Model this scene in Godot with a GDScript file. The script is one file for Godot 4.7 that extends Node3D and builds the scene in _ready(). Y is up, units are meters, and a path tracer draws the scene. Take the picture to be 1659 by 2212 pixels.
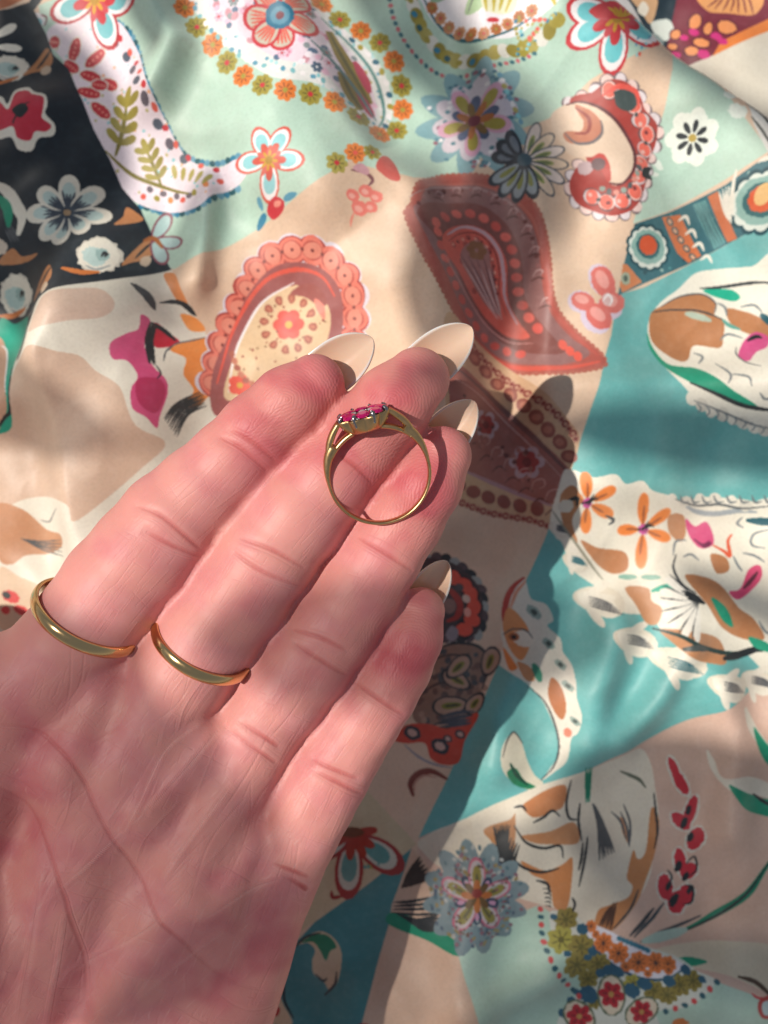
extends Node3D
# A hand holding a small ruby ring over a printed cloth, seen from straight above. Lengths in the helpers are millimetres; meshes are in metres.

const MM := 0.001
const EYE := 243.0                                # height of the lens above the cloth
const UNIT := 0.4877 * EYE / 1106.0               # one print unit in millimetres


func _ready() -> void:
	# ------------------------------------------------ camera, sky, sun, exposure
	var cam := Camera3D.new()
	cam.name = "camera"
	cam.fov = 52.0
	cam.near = 0.01
	cam.far = 60.0
	cam.position = Vector3(0, EYE * MM, 0)
	cam.rotation_degrees = Vector3(-90, 0, 0)
	var lens := CameraAttributesPhysical.new()
	lens.frustum_focal_length = 24.604
	lens.frustum_focus_distance = 0.183
	lens.frustum_near = 0.01
	lens.frustum_far = 60.0
	lens.exposure_aperture = 11.0
	cam.attributes = lens
	add_child(cam)

	var env := Environment.new()
	env.background_mode = Environment.BG_SKY
	var sky := Sky.new()
	var day := ProceduralSkyMaterial.new()
	day.sky_top_color = Color(0.60, 0.64, 0.70)
	day.sky_horizon_color = Color(0.97, 0.94, 0.90)
	day.sky_curve = 0.12
	day.ground_bottom_color = Color(0.38, 0.34, 0.31)
	day.ground_horizon_color = Color(0.75, 0.70, 0.65)
	day.sky_energy_multiplier = 0.74
	day.ground_energy_multiplier = 0.8
	sky.sky_material = day
	env.sky = sky
	env.tonemap_mode = Environment.TONE_MAPPER_LINEAR
	env.tonemap_exposure = 1.12
	env.sdfgi_enabled = true
	env.ssao_enabled = true
	env.ssil_enabled = true
	var around := WorldEnvironment.new()
	around.name = "surroundings"
	around.environment = env
	add_child(around)

	var sun := DirectionalLight3D.new()
	sun.name = "sun"
	sun.light_energy = 1.3
	sun.light_color = Color(1.0, 0.965, 0.92)
	sun.light_angular_distance = 0.5
	sun.shadow_enabled = true
	add_child(sun)
	sun.look_at_from_position(Vector3.ZERO, SUN_WAY, Vector3.UP)

	build_table()
	build_cloth()
	build_shade_curtain()
	build_hand()
	build_bands()
	build_ruby_ring()


const SUN_WAY := Vector3(0.52, -0.85, 0.08)       # the way the sunlight travels


# ------------------------------------------------------------------ shared helpers
func tag(o: Node, label: String, category: String, group := "") -> void:
	if label:
		o.set_meta("label", label)
	if category:
		o.set_meta("category", category)
	if group:
		o.set_meta("group", group)


func put(called: String, mesh: Mesh, m: Material, parent: Node = self) -> MeshInstance3D:
	var o := MeshInstance3D.new()
	o.name = called
	o.mesh = mesh
	o.material_override = m
	parent.add_child(o, true)
	return o


func thing(called: String, at: Vector3) -> Node3D:
	var o := Node3D.new()
	o.name = called
	o.position = at
	add_child(o, true)
	return o


func array_mesh(v: PackedVector3Array, index: PackedInt32Array, normal := PackedVector3Array(), uv := PackedVector2Array(), color := PackedColorArray()) -> ArrayMesh:
	var a := []
	a.resize(Mesh.ARRAY_MAX)
	a[Mesh.ARRAY_VERTEX] = v
	a[Mesh.ARRAY_INDEX] = index
	a[Mesh.ARRAY_NORMAL] = normal if normal.size() else normals_of(v, index)
	if uv.size():
		a[Mesh.ARRAY_TEX_UV] = uv
	if color.size():
		a[Mesh.ARRAY_COLOR] = color
	var m := ArrayMesh.new()
	m.add_surface_from_arrays(Mesh.PRIMITIVE_TRIANGLES, a)
	return m


func normals_of(v: PackedVector3Array, index: PackedInt32Array) -> PackedVector3Array:
	var n := PackedVector3Array()
	n.resize(v.size())
	for i in range(0, index.size(), 3):
		var a := v[index[i]]
		var c := (v[index[i + 2]] - a).cross(v[index[i + 1]] - a)
		n[index[i]] += c
		n[index[i + 1]] += c
		n[index[i + 2]] += c
	for i in n.size():
		n[i] = n[i].normalized()
	return n


# A lattice of rows by columns as one surface; closed joins the last column to the first.
func lattice(p: PackedVector3Array, rows: int, cols: int, closed: bool, flip := false, color := PackedColorArray()) -> ArrayMesh:
	var index := PackedInt32Array()
	for r in rows - 1:
		for c in (cols if closed else cols - 1):
			var a := r * cols + c
			var b := r * cols + (c + 1) % cols
			var d := a + cols
			var e := b + cols
			if flip:
				index.append_array([a, d, b, b, d, e])
			else:
				index.append_array([a, b, d, b, e, d])
	if closed:                                          # faces must look outwards
		var volume := 0.0
		for i in range(0, index.size(), 3):
			var a := p[index[i]] - p[0]
			volume += a.dot((p[index[i + 2]] - p[0]).cross(p[index[i + 1]] - p[0]))
		if volume < 0.0:
			for i in range(0, index.size(), 3):
				var t := index[i + 1]
				index[i + 1] = index[i + 2]
				index[i + 2] = t
	return array_mesh(p, index, PackedVector3Array(), PackedVector2Array(), color)


func metal(c: Color, rough: float) -> StandardMaterial3D:
	var m := StandardMaterial3D.new()
	m.albedo_color = c
	m.metallic = 1.0
	m.roughness = rough
	return m


func paint(c: Color, rough: float) -> StandardMaterial3D:
	var m := StandardMaterial3D.new()
	m.albedo_color = c
	m.roughness = rough
	return m


func box_mesh(size: Vector3, bevel: float) -> ArrayMesh:      # a box with chamfered edges
	var h := size / 2.0
	var v := PackedVector3Array()
	var index := PackedInt32Array()
	var quad := func(a: Vector3, b: Vector3, c: Vector3, d: Vector3, out: Vector3):
		if (c - a).cross(b - a).dot(out) < 0.0:
			var t := b
			b = d
			d = t
		var k := v.size()
		v.append_array([a, b, c, d])
		index.append_array([k, k + 1, k + 2, k, k + 2, k + 3])
	for axis in 3:
		var u := (axis + 1) % 3
		var w := (axis + 2) % 3
		for s in [-1.0, 1.0]:
			var q := []
			for k in [[-1, -1], [1, -1], [1, 1], [-1, 1]]:
				var p := Vector3.ZERO
				p[axis] = s * h[axis]
				p[u] = k[0] * (h[u] - bevel)
				p[w] = k[1] * (h[w] - bevel)
				q.append(p)
			var out := Vector3.ZERO
			out[axis] = s
			quad.call(q[0], q[1], q[2], q[3], out)
			for t in [-1.0, 1.0]:                                # the chamfer between this face and the next axis' face
				var a := Vector3.ZERO
				a[axis] = s * h[axis]
				a[u] = t * (h[u] - bevel)
				var b := Vector3.ZERO
				b[axis] = s * (h[axis] - bevel)
				b[u] = t * h[u]
				var e := Vector3.ZERO
				e[w] = h[w] - bevel
				var o2 := Vector3.ZERO
				o2[axis] = s
				o2[u] = t
				quad.call(a - e, a + e, b + e, b - e, o2)
	for sx in [-1.0, 1.0]:
		for sy in [-1.0, 1.0]:
			for sz in [-1.0, 1.0]:
				var s := Vector3(sx, sy, sz)
				var k := v.size()
				for axis in 3:
					var p := s * (h - Vector3.ONE * bevel)
					p[axis] = s[axis] * h[axis]
					v.append(p)
				if (v[k + 2] - v[k]).cross(v[k + 1] - v[k]).dot(s) < 0.0:
					index.append_array([k, k + 2, k + 1])
				else:
					index.append_array([k, k + 1, k + 2])
	return array_mesh(v, index)


# ------------------------------------------------------------------ table and cloth
func build_table() -> void:
	var wood := paint(Color("#8a6a4c"), 0.5)
	var grain := FastNoiseLite.new()
	grain.seed = 4
	grain.frequency = 0.02
	var tex := NoiseTexture2D.new()
	tex.width = 256
	tex.height = 256
	tex.seamless = true
	tex.noise = grain
	var ramp := Gradient.new()
	ramp.set_color(0, Color("#6d4f36"))
	ramp.set_color(1, Color("#a98560"))
	tex.color_ramp = ramp
	wood.albedo_color = Color.WHITE
	wood.albedo_texture = tex
	wood.uv1_triplanar = true
	wood.uv1_scale = Vector3(1, 1, 8)
	var top := put("table_top", box_mesh(Vector3(1.5, 0.035, 1.2), 0.004), wood)
	top.position = Vector3(0, -0.043, 0)
	top.set_meta("kind", "structure")


const FOLDS := [
	# crest line in print units, height in mm, spread to its left and to its right in print units
	[[560, -60, 663, 157, 726, 277, 790, 380, 880, 450, 945, 690, 985, 900], 11.0, 230.0, 70.0],
	[[1030, -80, 1052, 150, 1106, 300, 1172, 450, 1190, 640, 1175, 820], 4.0, 45.0, 170.0],
	[[150, 800, 178, 950, 190, 1060, 210, 1200], 12.0, 62.0, 200.0],
	[[300, 560, 420, 650, 420, 800, 330, 900], 3.5, 110.0, 110.0],
	[[1190, 860, 1330, 850, 1500, 845, 1720, 830], 5.0, 110.0, 60.0],
	[[1200, 1050, 1420, 1040, 1700, 1060], 4.0, 60.0, 120.0],
	[[1330, 1350, 1290, 1480, 1270, 1600], 4.6, 55.0, 50.0],
	[[1480, 1400, 1420, 1500, 1340, 1590], 4.0, 40.0, 42.0],
	[[1540, 1480, 1590, 1620, 1570, 1780], 4.5, 48.0, 52.0],
	[[1110, 1440, 1080, 1540, 1060, 1640], 3.6, 40.0, 60.0],
	[[1030, 1900, 1005, 2050, 1000, 2260], 4.5, 52.0, 80.0],
	[[1180, 2110, 1060, 2160, 940, 2250], 2.5, 40.0, 40.0],
	[[300, -40, 350, 60, 390, 130, 350, 220], 6.0, 70.0, 40.0],
	[[462, 430, 452, 520, 445, 620], 4.0, 60.0, 24.0],
	[[60, 300, 130, 560, 230, 720], 5.0, 140.0, 120.0],
	[[560, 330, 640, 420, 700, 560], 3.0, 90.0, 110.0],
	[[-40, 900, 60, 840, 160, 700], 3.5, 60.0, 70.0],
	[[1300, 300, 1360, 420, 1300, 560], 2.4, 60.0, 70.0],
]
const EDGE := [1180, -90, 1260, -10, 1416, 110, 1506, 172, 1590, 235, 1800, 400]
var fold_boxes := []
var ripple := FastNoiseLite.new()
var crumple := FastNoiseLite.new()


# distance to a broken line, and on which of its sides: from -1 (left) to 1 (right)
func beside(line: Array, x: float, z: float) -> Vector2:
	var best := 1e12
	var side := 1.0
	for i in range(0, line.size() - 2, 2):
		var ax: float = line[i]
		var az: float = line[i + 1]
		var bx: float = line[i + 2] - ax
		var bz: float = line[i + 3] - az
		var t := clampf(((x - ax) * bx + (z - az) * bz) / (bx * bx + bz * bz), 0.0, 1.0)
		var dx := x - ax - bx * t
		var dz := z - az - bz * t
		var d := dx * dx + dz * dz
		if d < best:
			best = d
			side = (bz * dx - bx * dz) / maxf(sqrt((bx * bx + bz * bz) * d), 1e-6)
	return Vector2(sqrt(best), clampf(side, -1.0, 1.0))


func cloth_height(x: float, z: float) -> float:               # mm, from print units
	var h := ripple.get_noise_2d(x, z) * 4.2 + 0.3 * pow(1.0 - absf(crumple.get_noise_2d(x, z)), 3.0)
	for n in FOLDS.size():
		var f: Array = FOLDS[n]
		var line: Array = f[0]
		var reach: float = maxf(f[2], f[3]) * 2.6
		var box: Rect2 = fold_boxes[n]
		if not box.grow(reach).has_point(Vector2(x, z)):
			continue
		var d := beside(line, x, z)
		var q: float = d.x / lerpf(f[2], f[3], smoothstep(-1.0, 1.0, d.y))
		h += 1.35 * f[1] * exp(-q * q)
	# the upper layer ends in a soft turned edge; the next layer lies lower
	if x > 1000.0 and z < 600.0:
		var b := beside(EDGE, x, z)
		var e := b.x * signf(b.y)
		h += 7.0 * exp(-pow((e + 20.0) / (130.0 if e < -20.0 else 30.0), 2.0)) - 11.0 * smoothstep(-4.0, 16.0, e)
	return maxf(h, -23.0)


func build_cloth() -> void:
	ripple.seed = 5
	ripple.frequency = 0.0028
	ripple.fractal_octaves = 2
	crumple.fractal_octaves = 1
	crumple.seed = 9
	crumple.frequency = 0.0042
	for f in FOLDS:
		var box := Rect2(f[0][0], f[0][1], 0, 0)
		for i in range(0, f[0].size(), 2):
			box = box.expand(Vector2(f[0][i], f[0][i + 1]))
		fold_boxes.append(box)
	var xs := PackedFloat32Array()
	var zs := PackedFloat32Array()
	for i in range(-30, 0):
		xs.append(-60.0 + i * 60.0)
		zs.append(-60.0 + i * 60.0)
	var step := 7.0
	var k := -60.0
	while k <= PRINT_W + 60.0:
		xs.append(k)
		k += step
	k = -60.0
	while k <= PRINT_H + 60.0:
		zs.append(k)
		k += step
	for i in range(1, 31):
		xs.append(PRINT_W + 60.0 + i * 60.0)
		zs.append(PRINT_H + 60.0 + i * 60.0)
	var w := xs.size()
	var hh := zs.size()
	var v := PackedVector3Array()
	var uv := PackedVector2Array()
	var index := PackedInt32Array()
	v.resize(w * hh)
	uv.resize(w * hh)
	for j in hh:
		for i in w:
			var y := cloth_height(xs[i], zs[j])
			v[j * w + i] = Vector3((xs[i] - PRINT_W / 2) * UNIT, y, (zs[j] - PRINT_H / 2) * UNIT) * MM
			uv[j * w + i] = Vector2((xs[i] + PAD) / (PRINT_W + 2 * PAD), (zs[j] + PAD) / (PRINT_H + 2 * PAD))
			if i < w - 1 and j < hh - 1:
				var a := j * w + i
				index.append_array([a, a + 1, a + w, a + 1, a + w + 1, a + w])
	var m := StandardMaterial3D.new()
	m.albedo_texture = ImageTexture.create_from_image(draw_print())
	m.roughness = 0.52
	m.metallic_specular = 0.5
	m.rim_enabled = true
	m.rim = 0.25
	m.rim_tint = 0.5
	var o := put("printed_cloth", array_mesh(v, index, PackedVector3Array(), uv), m)
	tag(o, "crumpled satin cotton cloth printed with patchwork paisleys and flowers", "fabric")


# ------------------------------------------------------------------ the hand
# Bones as tapered capsules: [x, y, z, radius] of the places along each finger; the palm as pairs of such places.
const FINGERS := [
	[[-62.5, 51.0, 29.5, 9.70], [-53.3, 53.0, 19.5, 9.20], [-48.7, 53.5, 13.2, 9.25], [-43.5, 53.9, 7.5, 9.20], [-38.7, 54.4, 1.6, 8.70], [-33.2, 54.7, -3.8, 7.80], [-27.7, 55.4, -9.0, 7.10], [-22.4, 56.1, -14.3, 6.85], [-16.8, 56.6, -19.3, 6.45], [-12.3, 56.6, -22.8, 5.25]],
	[[-47.0, 48.5, 43.0, 9.70], [-37.2, 51.0, 29.6, 8.75], [-31.9, 51.5, 22.3, 8.60], [-26.4, 51.9, 15.1, 8.65], [-21.4, 52.3, 7.6, 8.75], [-15.9, 52.9, 0.6, 8.50], [-10.1, 53.4, -6.1, 7.90], [-4.2, 54.0, -12.6, 7.35], [1.5, 54.4, -19.4, 6.90], [6.0, 54.4, -23.8, 5.80]],
	[[-33.0, 45.0, 57.0, 9.20], [-24.0, 47.0, 40.5, 7.85], [-19.0, 47.5, 34.1, 7.95], [-14.2, 48.0, 27.7, 8.00], [-9.3, 48.5, 21.3, 7.80], [-4.9, 49.2, 14.8, 7.50], [-0.6, 49.7, 8.2, 7.25], [3.5, 50.4, 1.5, 7.15], [7.6, 50.7, -5.1, 6.60], [10.6, 50.8, -10.3, 5.45]],
	[[-21.5, 41.0, 72.0, 8.30], [-16.3, 43.0, 60.5, 7.70], [-13.5, 43.4, 54.9, 7.80], [-10.5, 43.7, 49.6, 7.65], [-7.3, 44.0, 44.5, 7.20], [-3.9, 44.4, 39.4, 6.75], [-0.4, 44.7, 34.4, 6.35], [2.6, 45.3, 29.2, 6.10], [5.2, 45.5, 23.7, 5.60], [6.9, 45.5, 18.7, 4.55]],
	[[-93.8, 46.0, 99.4, 13.0], [-108.9, 50.0, 67.6, 11.0], [-119.1, 54.0, 42.8, 10.0], [-124.6, 57.0, 24.1, 8.0]],
]
const PALM := [
	[-69.7, 50.0, 33.5, 11.3, -99.1, 44.0, 99.5, 13.0],
	[-51.4, 47.0, 47.9, 10.6, -78.4, 39.0, 114.1, 11.5],
	[-37.8, 44.0, 64.5, 10.2, -58.7, 37.0, 129.5, 11.5],
	[-24.8, 40.0, 78.6, 9.0, -48.5, 38.0, 139.8, 11.5],
	[-50.0, 51.8, 34.3, 6.5, -57.4, 51.5, 46.1, 6.8],
	[-34.6, 50.2, 42.9, 6.0, -42.5, 50.3, 53.3, 6.4],
	[-27.2, 46.4, 62.0, 5.8, -31.8, 46.8, 70.5, 6.2],
	[-32.2, 40.2, 86.5, 11.0, -41.6, 42.0, 112.6, 14.0],
	[-83.4, 50.5, 80.3, 15.0, -93.8, 46.0, 103.7, 17.0],
	[-73.5, 42.0, 132.4, 20.0, -84.0, 41.0, 178.0, 22.0],
]
# flexion creases, as lines over the palm side (x, z pairs)
const CREASES := [
	[-28.1, -12.8, -24.7, -11.0, -20.6, -7.3], [-26.3, -14.0, -22.7, -12.1, -19.1, -9.1], [-40.7, 3.4, -36.7, 5.7, -32.3, 7.9], [-42.7, -1.0, -38.3, 0.6, -34.3, 4.2, -32.3, 6.5],
	[-7.6, -9.8, -5.0, -7.9, -2.2, -5.2], [-25.0, 4.6, -19.3, 6.6, -14.1, 9.8], [-26.2, 7.0, -21.3, 10.2, -14.9, 13.1],
	[-4.7, 4.5, -0.1, 7.1, 5.1, 10.6], [-16.5, 21.1, -11.3, 22.4, -6.7, 24.7], [-15.9, 23.4, -11.3, 26.4, -6.7, 29.6], [-25.4, 37.8, -21.4, 40.4, -19.1, 42.4], [-28.0, 39.1, -22.4, 43.0, -19.7, 45.7],
	[-5.2, 31.6, -0.8, 34.3, 3.5, 37.4], [-12.3, 47.5, -8.2, 49.5, -4.2, 52.2], [-13.0, 45.4, -8.9, 47.1, -4.9, 48.9], [-20.4, 64.8, -17.0, 65.9, -14.0, 67.7], [-17.8, 67.3, -15.3, 69.3, -14.3, 70.6],
]
const PALM_LINES := [
	[-70.4, 46.3, -64.6, 52.3, -60.5, 59.4, -57.6, 67.2, -56.3, 74.1, -55.1, 82.4, -55.5, 92.4],
	[-70.4, 36.6, -63.8, 37.6, -58.8, 40.5, -54.7, 44.4, -51.4, 51.9, -47.2, 61.8, -41.4, 72.6, -37.3, 77.6, -31.5, 83.4, -23.2, 88.0],
]
const HOLLOWS := [[-36.0, 52.7, -40.6, 60.0, -44.7, 68.3], [-23.6, 55.9, -27.3, 61.7, -31.5, 68.7], [-46.8, 30.2, -49.7, 40.1, -53.4, 49.2]]
const FAINT := [
	[-48.9, 61.7, -43.9, 52.6, -38.9, 42.6, -32.3, 37.6], [-63.8, 72.5, -52.2, 62.5, -46.4, 56.7], [-67.1, 82.4, -61.3, 70.0, -58.0, 64.2], [-41.4, 52.6, -33.9, 44.3, -29.8, 39.3],
	[-39.8, 65.8, -33.9, 57.5, -27.3, 49.2], [-33.1, 74.1, -25.7, 70.0, -19.0, 67.5], [-60.5, 86.5, -48.0, 79.1, -39.8, 73.3], [-48.0, 91.7, -37.3, 82.4, -29.0, 76.6], [-66.0, 93.0, -63.0, 78.0, -61.0, 66.0], [-62.0, 95.0, -59.0, 82.0, -57.0, 72.0],
]
var bone_a := PackedVector3Array()
var bone_d := PackedVector3Array()
var bone_l := PackedFloat32Array()
var bone_r := PackedFloat32Array()
var bone_s := PackedFloat32Array()
var bone_of := PackedInt32Array()                 # -1 the palm, else which finger


func bone(a: Vector3, ra: float, b: Vector3, rb: float, part: int) -> void:
	bone_a.append(a)
	bone_d.append(b - a)
	bone_l.append(1.0 / (b - a).length_squared())
	bone_r.append(ra)
	bone_s.append(rb - ra)
	bone_of.append(part)


# Distance to the skin in mm: bones of one finger melt together, each finger melts into the palm, fingers only touch each other.
func skin(p: Vector3, near: PackedInt32Array) -> float:
	var palm := 1e3
	var finger := 1e3
	var best := 1e3
	var part := -2
	for i in near:
		var q := p - bone_a[i]
		var ab := bone_d[i]
		var t := clampf(q.dot(ab) * bone_l[i], 0.0, 1.0)
		var d := (q - ab * t).length() - bone_r[i] - bone_s[i] * t
		var f := bone_of[i]
		if f < 0:
			var h := maxf(6.0 - absf(palm - d), 0.0)
			palm = minf(palm, d) - h * h / 24.0
		else:
			if f != part:
				best = touch(best, finger)
				part = f
				finger = 1e3
			var h := maxf(1.6 - absf(finger - d), 0.0)
			finger = minf(finger, d) - h * h / 6.4
	best = touch(best, finger)
	var k := maxf(2.6 - absf(palm - best), 0.0)
	return minf(palm, best) - k * k / 10.4


func touch(a: float, b: float) -> float:
	var h := maxf(2.4 - absf(a - b), 0.0)
	return minf(a, b) - h * h / 9.6


func near_bones(c: Vector3, margin: float) -> PackedInt32Array:
	var ds := PackedFloat32Array()
	var low := 1e9
	for i in bone_a.size():
		var q := c - bone_a[i]
		var t := clampf(q.dot(bone_d[i]) * bone_l[i], 0.0, 1.0)
		var d := (q - bone_d[i] * t).length() - bone_r[i] - bone_s[i] * t
		ds.append(d)
		low = minf(low, d)
	var r := PackedInt32Array()
	for i in ds.size():
		if ds[i] < low + margin:
			r.append(i)
	return r


func groove_at(lines: Array, x: float, z: float, wide: float) -> float:
	var g := 0.0
	for l in lines:
		for i in range(0, l.size() - 2, 2):
			var ax: float = l[i]
			var az: float = l[i + 1]
			var bx: float = l[i + 2] - ax
			var bz: float = l[i + 3] - az
			var ex := x - ax
			var ez := z - az
			if absf(ex) > 18.0 or absf(ez) > 18.0:
				continue
			var t := clampf((ex * bx + ez * bz) / (bx * bx + bz * bz), 0.0, 1.0)
			ex -= bx * t
			ez -= bz * t
			var d := (ex * ex + ez * ez) / (wide * wide)
			if d < 6.0:
				g = maxf(g, exp(-d))
	return g


const CELL := 0.6
const BLOCK := 10


func hand_mesh() -> ArrayMesh:
	for i in PALM.size():
		var b: Array = PALM[i]
		bone(Vector3(b[0], b[1], b[2]), b[3], Vector3(b[4], b[5], b[6]), b[7], -1)
	for f in FINGERS.size():
		var chain: Array = FINGERS[f]
		for i in chain.size() - 1:
			bone(Vector3(chain[i][0], chain[i][1], chain[i][2]), chain[i][3], Vector3(chain[i + 1][0], chain[i + 1][1], chain[i + 1][2]), chain[i + 1][3], f)
	var low := Vector3(-138, 10, -34)
	var blocks := Vector3i(28, 11, 40)
	var n := blocks * BLOCK + Vector3i.ONE
	var sx := 1
	var sy := n.x
	var sz := n.x * n.y
	var val := PackedFloat32Array()
	val.resize(sz * n.z)
	val.fill(99.0)
	var at := PackedInt32Array()
	at.resize(sz * n.z)
	at.fill(-1)
	var used := []
	var span := BLOCK * CELL
	var half := Vector3.ONE * span * 0.5
	for bz in blocks.z:
		for by in blocks.y:
			for bx in blocks.x:
				var c := low + Vector3(bx, by, bz) * span + half
				var near := near_bones(c, span * 1.75 + 6.0)
				if absf(skin(c, near)) > span * 0.87 + 1.2:
					continue
				used.append(Vector3i(bx, by, bz) * BLOCK)
				for k in BLOCK + 1:
					for j in BLOCK + 1:
						var row := (bz * BLOCK + k) * sz + (by * BLOCK + j) * sy + bx * BLOCK
						var p := low + Vector3(bx * BLOCK, by * BLOCK + j, bz * BLOCK + k) * CELL
						for i in BLOCK + 1:
							if val[row + i] > 98.0:
								val[row + i] = skin(p, near)
							p.x += CELL
	var v := PackedVector3Array()
	var corner := [0, sx, sy, sx + sy, sz, sx + sz, sy + sz, sx + sy + sz]
	var place := [Vector3(0, 0, 0), Vector3(1, 0, 0), Vector3(0, 1, 0), Vector3(1, 1, 0), Vector3(0, 0, 1), Vector3(1, 0, 1), Vector3(0, 1, 1), Vector3(1, 1, 1)]
	var edges := [0, 1, 2, 3, 4, 5, 6, 7, 0, 2, 1, 3, 4, 6, 5, 7, 0, 4, 1, 5, 2, 6, 3, 7]
	var cells := PackedInt32Array()
	for o in used:
		for k in BLOCK:
			for j in BLOCK:
				var row: int = (o.z + k) * sz + (o.y + j) * sy + o.x
				for i in BLOCK:
					var b := row + i
					var inside := 0
					for c in corner:
						if val[b + c] < 0.0:
							inside += 1
					if inside == 0 or inside == 8:
						continue
					var sum := Vector3.ZERO
					var m := 0
					for e in range(0, 24, 2):
						var d0 := val[b + corner[edges[e]]]
						var d1 := val[b + corner[edges[e + 1]]]
						if (d0 < 0.0) != (d1 < 0.0):
							sum += place[edges[e]].lerp(place[edges[e + 1]], d0 / (d0 - d1))
							m += 1
					at[b] = v.size()
					cells.append(b)
					v.append(low + (Vector3(o.x + i, o.y + j, o.z + k) + sum / m) * CELL)
	# put each vertex on the skin itself, then press the creases in
	var lumps := FastNoiseLite.new()
	lumps.seed = 31
	lumps.frequency = 0.11
	lumps.fractal_octaves = 2
	for i in v.size():
		var p := v[i]
		var near := near_bones(p, 9.0)
		for pass_ in 2:
			var d := skin(p, near)
			var g := Vector3(skin(p + Vector3(0.2, 0, 0), near) - d, skin(p + Vector3(0, 0.2, 0), near) - d, skin(p + Vector3(0, 0, 0.2), near) - d)
			p -= g.normalized() * clampf(d, -0.8, 0.8)
			if pass_ == 1 and g.y > 0.02 and p.x > -80.0 and p.z < 100.0:
				var up := smoothstep(0.1, 0.6, g.y / 0.2)
				p.y -= up * (0.22 * smoothstep(20.0, 45.0, p.z + 0.75 * p.x + 22.0) * lumps.get_noise_2d(p.x * 1.2 + p.z * 0.7, p.z * 0.7 - p.x * 0.4) + 0.24 * groove_at(CREASES, p.x, p.z, 0.8) + 0.30 * groove_at(PALM_LINES, p.x, p.z, 1.5) + 1.3 * groove_at(HOLLOWS, p.x, p.z, 2.8) - 0.30 * groove_at(FAINT, p.x, p.z, 1.1))
		v[i] = p
	var index := PackedInt32Array()
	var steps := [sx, sy, sz]
	for b in cells:
		for a in 3:
			var u: int = steps[(a + 1) % 3]
			var w: int = steps[(a + 2) % 3]
			var d0 := val[b]
			var d1 := val[b + steps[a]]
			if (d0 < 0.0) == (d1 < 0.0):
				continue
			var q0 := at[b - u - w]
			var q1 := at[b - w]
			var q2 := at[b]
			var q3 := at[b - u]
			if q0 < 0 or q1 < 0 or q3 < 0:
				continue
			if d0 < 0.0:
				index.append_array([q0, q2, q1, q0, q3, q2])
			else:
				index.append_array([q0, q1, q2, q0, q2, q3])
	var normal := normals_of(v, index)
	var uv := PackedVector2Array()
	for i in v.size():
		uv.append(Vector2((v[i].x + 76.0) / 102.0, (v[i].z + 37.0) / 136.0))
		v[i] *= MM
	return array_mesh(v, index, normal, uv)


# ---- the relief and the colour of the skin, mapped over the palm side at RES texels per millimetre
const RES := 12.0
var relief := PackedFloat32Array()
var rw := 1224
var rh := 1632


func scratch(a: Vector2, b: Vector2, wide: float, deep: float) -> void:      # a line in the relief; deep < 0 is a fold standing up
	var p := (a + Vector2(76, 37)) * RES
	var q := (b + Vector2(76, 37)) * RES
	var n := maxi(2, int(p.distance_to(q) * 1.2))
	var d := (q - p).normalized()
	var side := Vector2(-d.y, d.x)
	var s := wide * RES
	var reach := int(ceil(s * 2.0))
	for i in n + 1:
		var t := float(i) / n
		var c := p.lerp(q, t)
		for k in range(-reach, reach + 1):
			var w := c + side * k
			var x := int(w.x)
			var y := int(w.y)
			if x < 0 or y < 0 or x >= rw or y >= rh:
				continue
			var g := -deep * exp(-(k * k) / (s * s))
			var at := y * rw + x
			relief[at] = minf(relief[at], g) if deep > 0.0 else maxf(relief[at], g)


func scratch_line(l: Array, wide: float, deep: float) -> void:
	var p := PackedVector2Array()
	for i in range(0, l.size(), 2):
		p.append(Vector2(l[i], l[i + 1]))
	p = smooth(p, false, 8)
	for i in p.size() - 1:
		var t := float(i) / (p.size() - 1)
		scratch(p[i], p[i + 1], wide, deep * (0.45 + 0.55 * sin(PI * clampf(t, 0.05, 0.95))))


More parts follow.
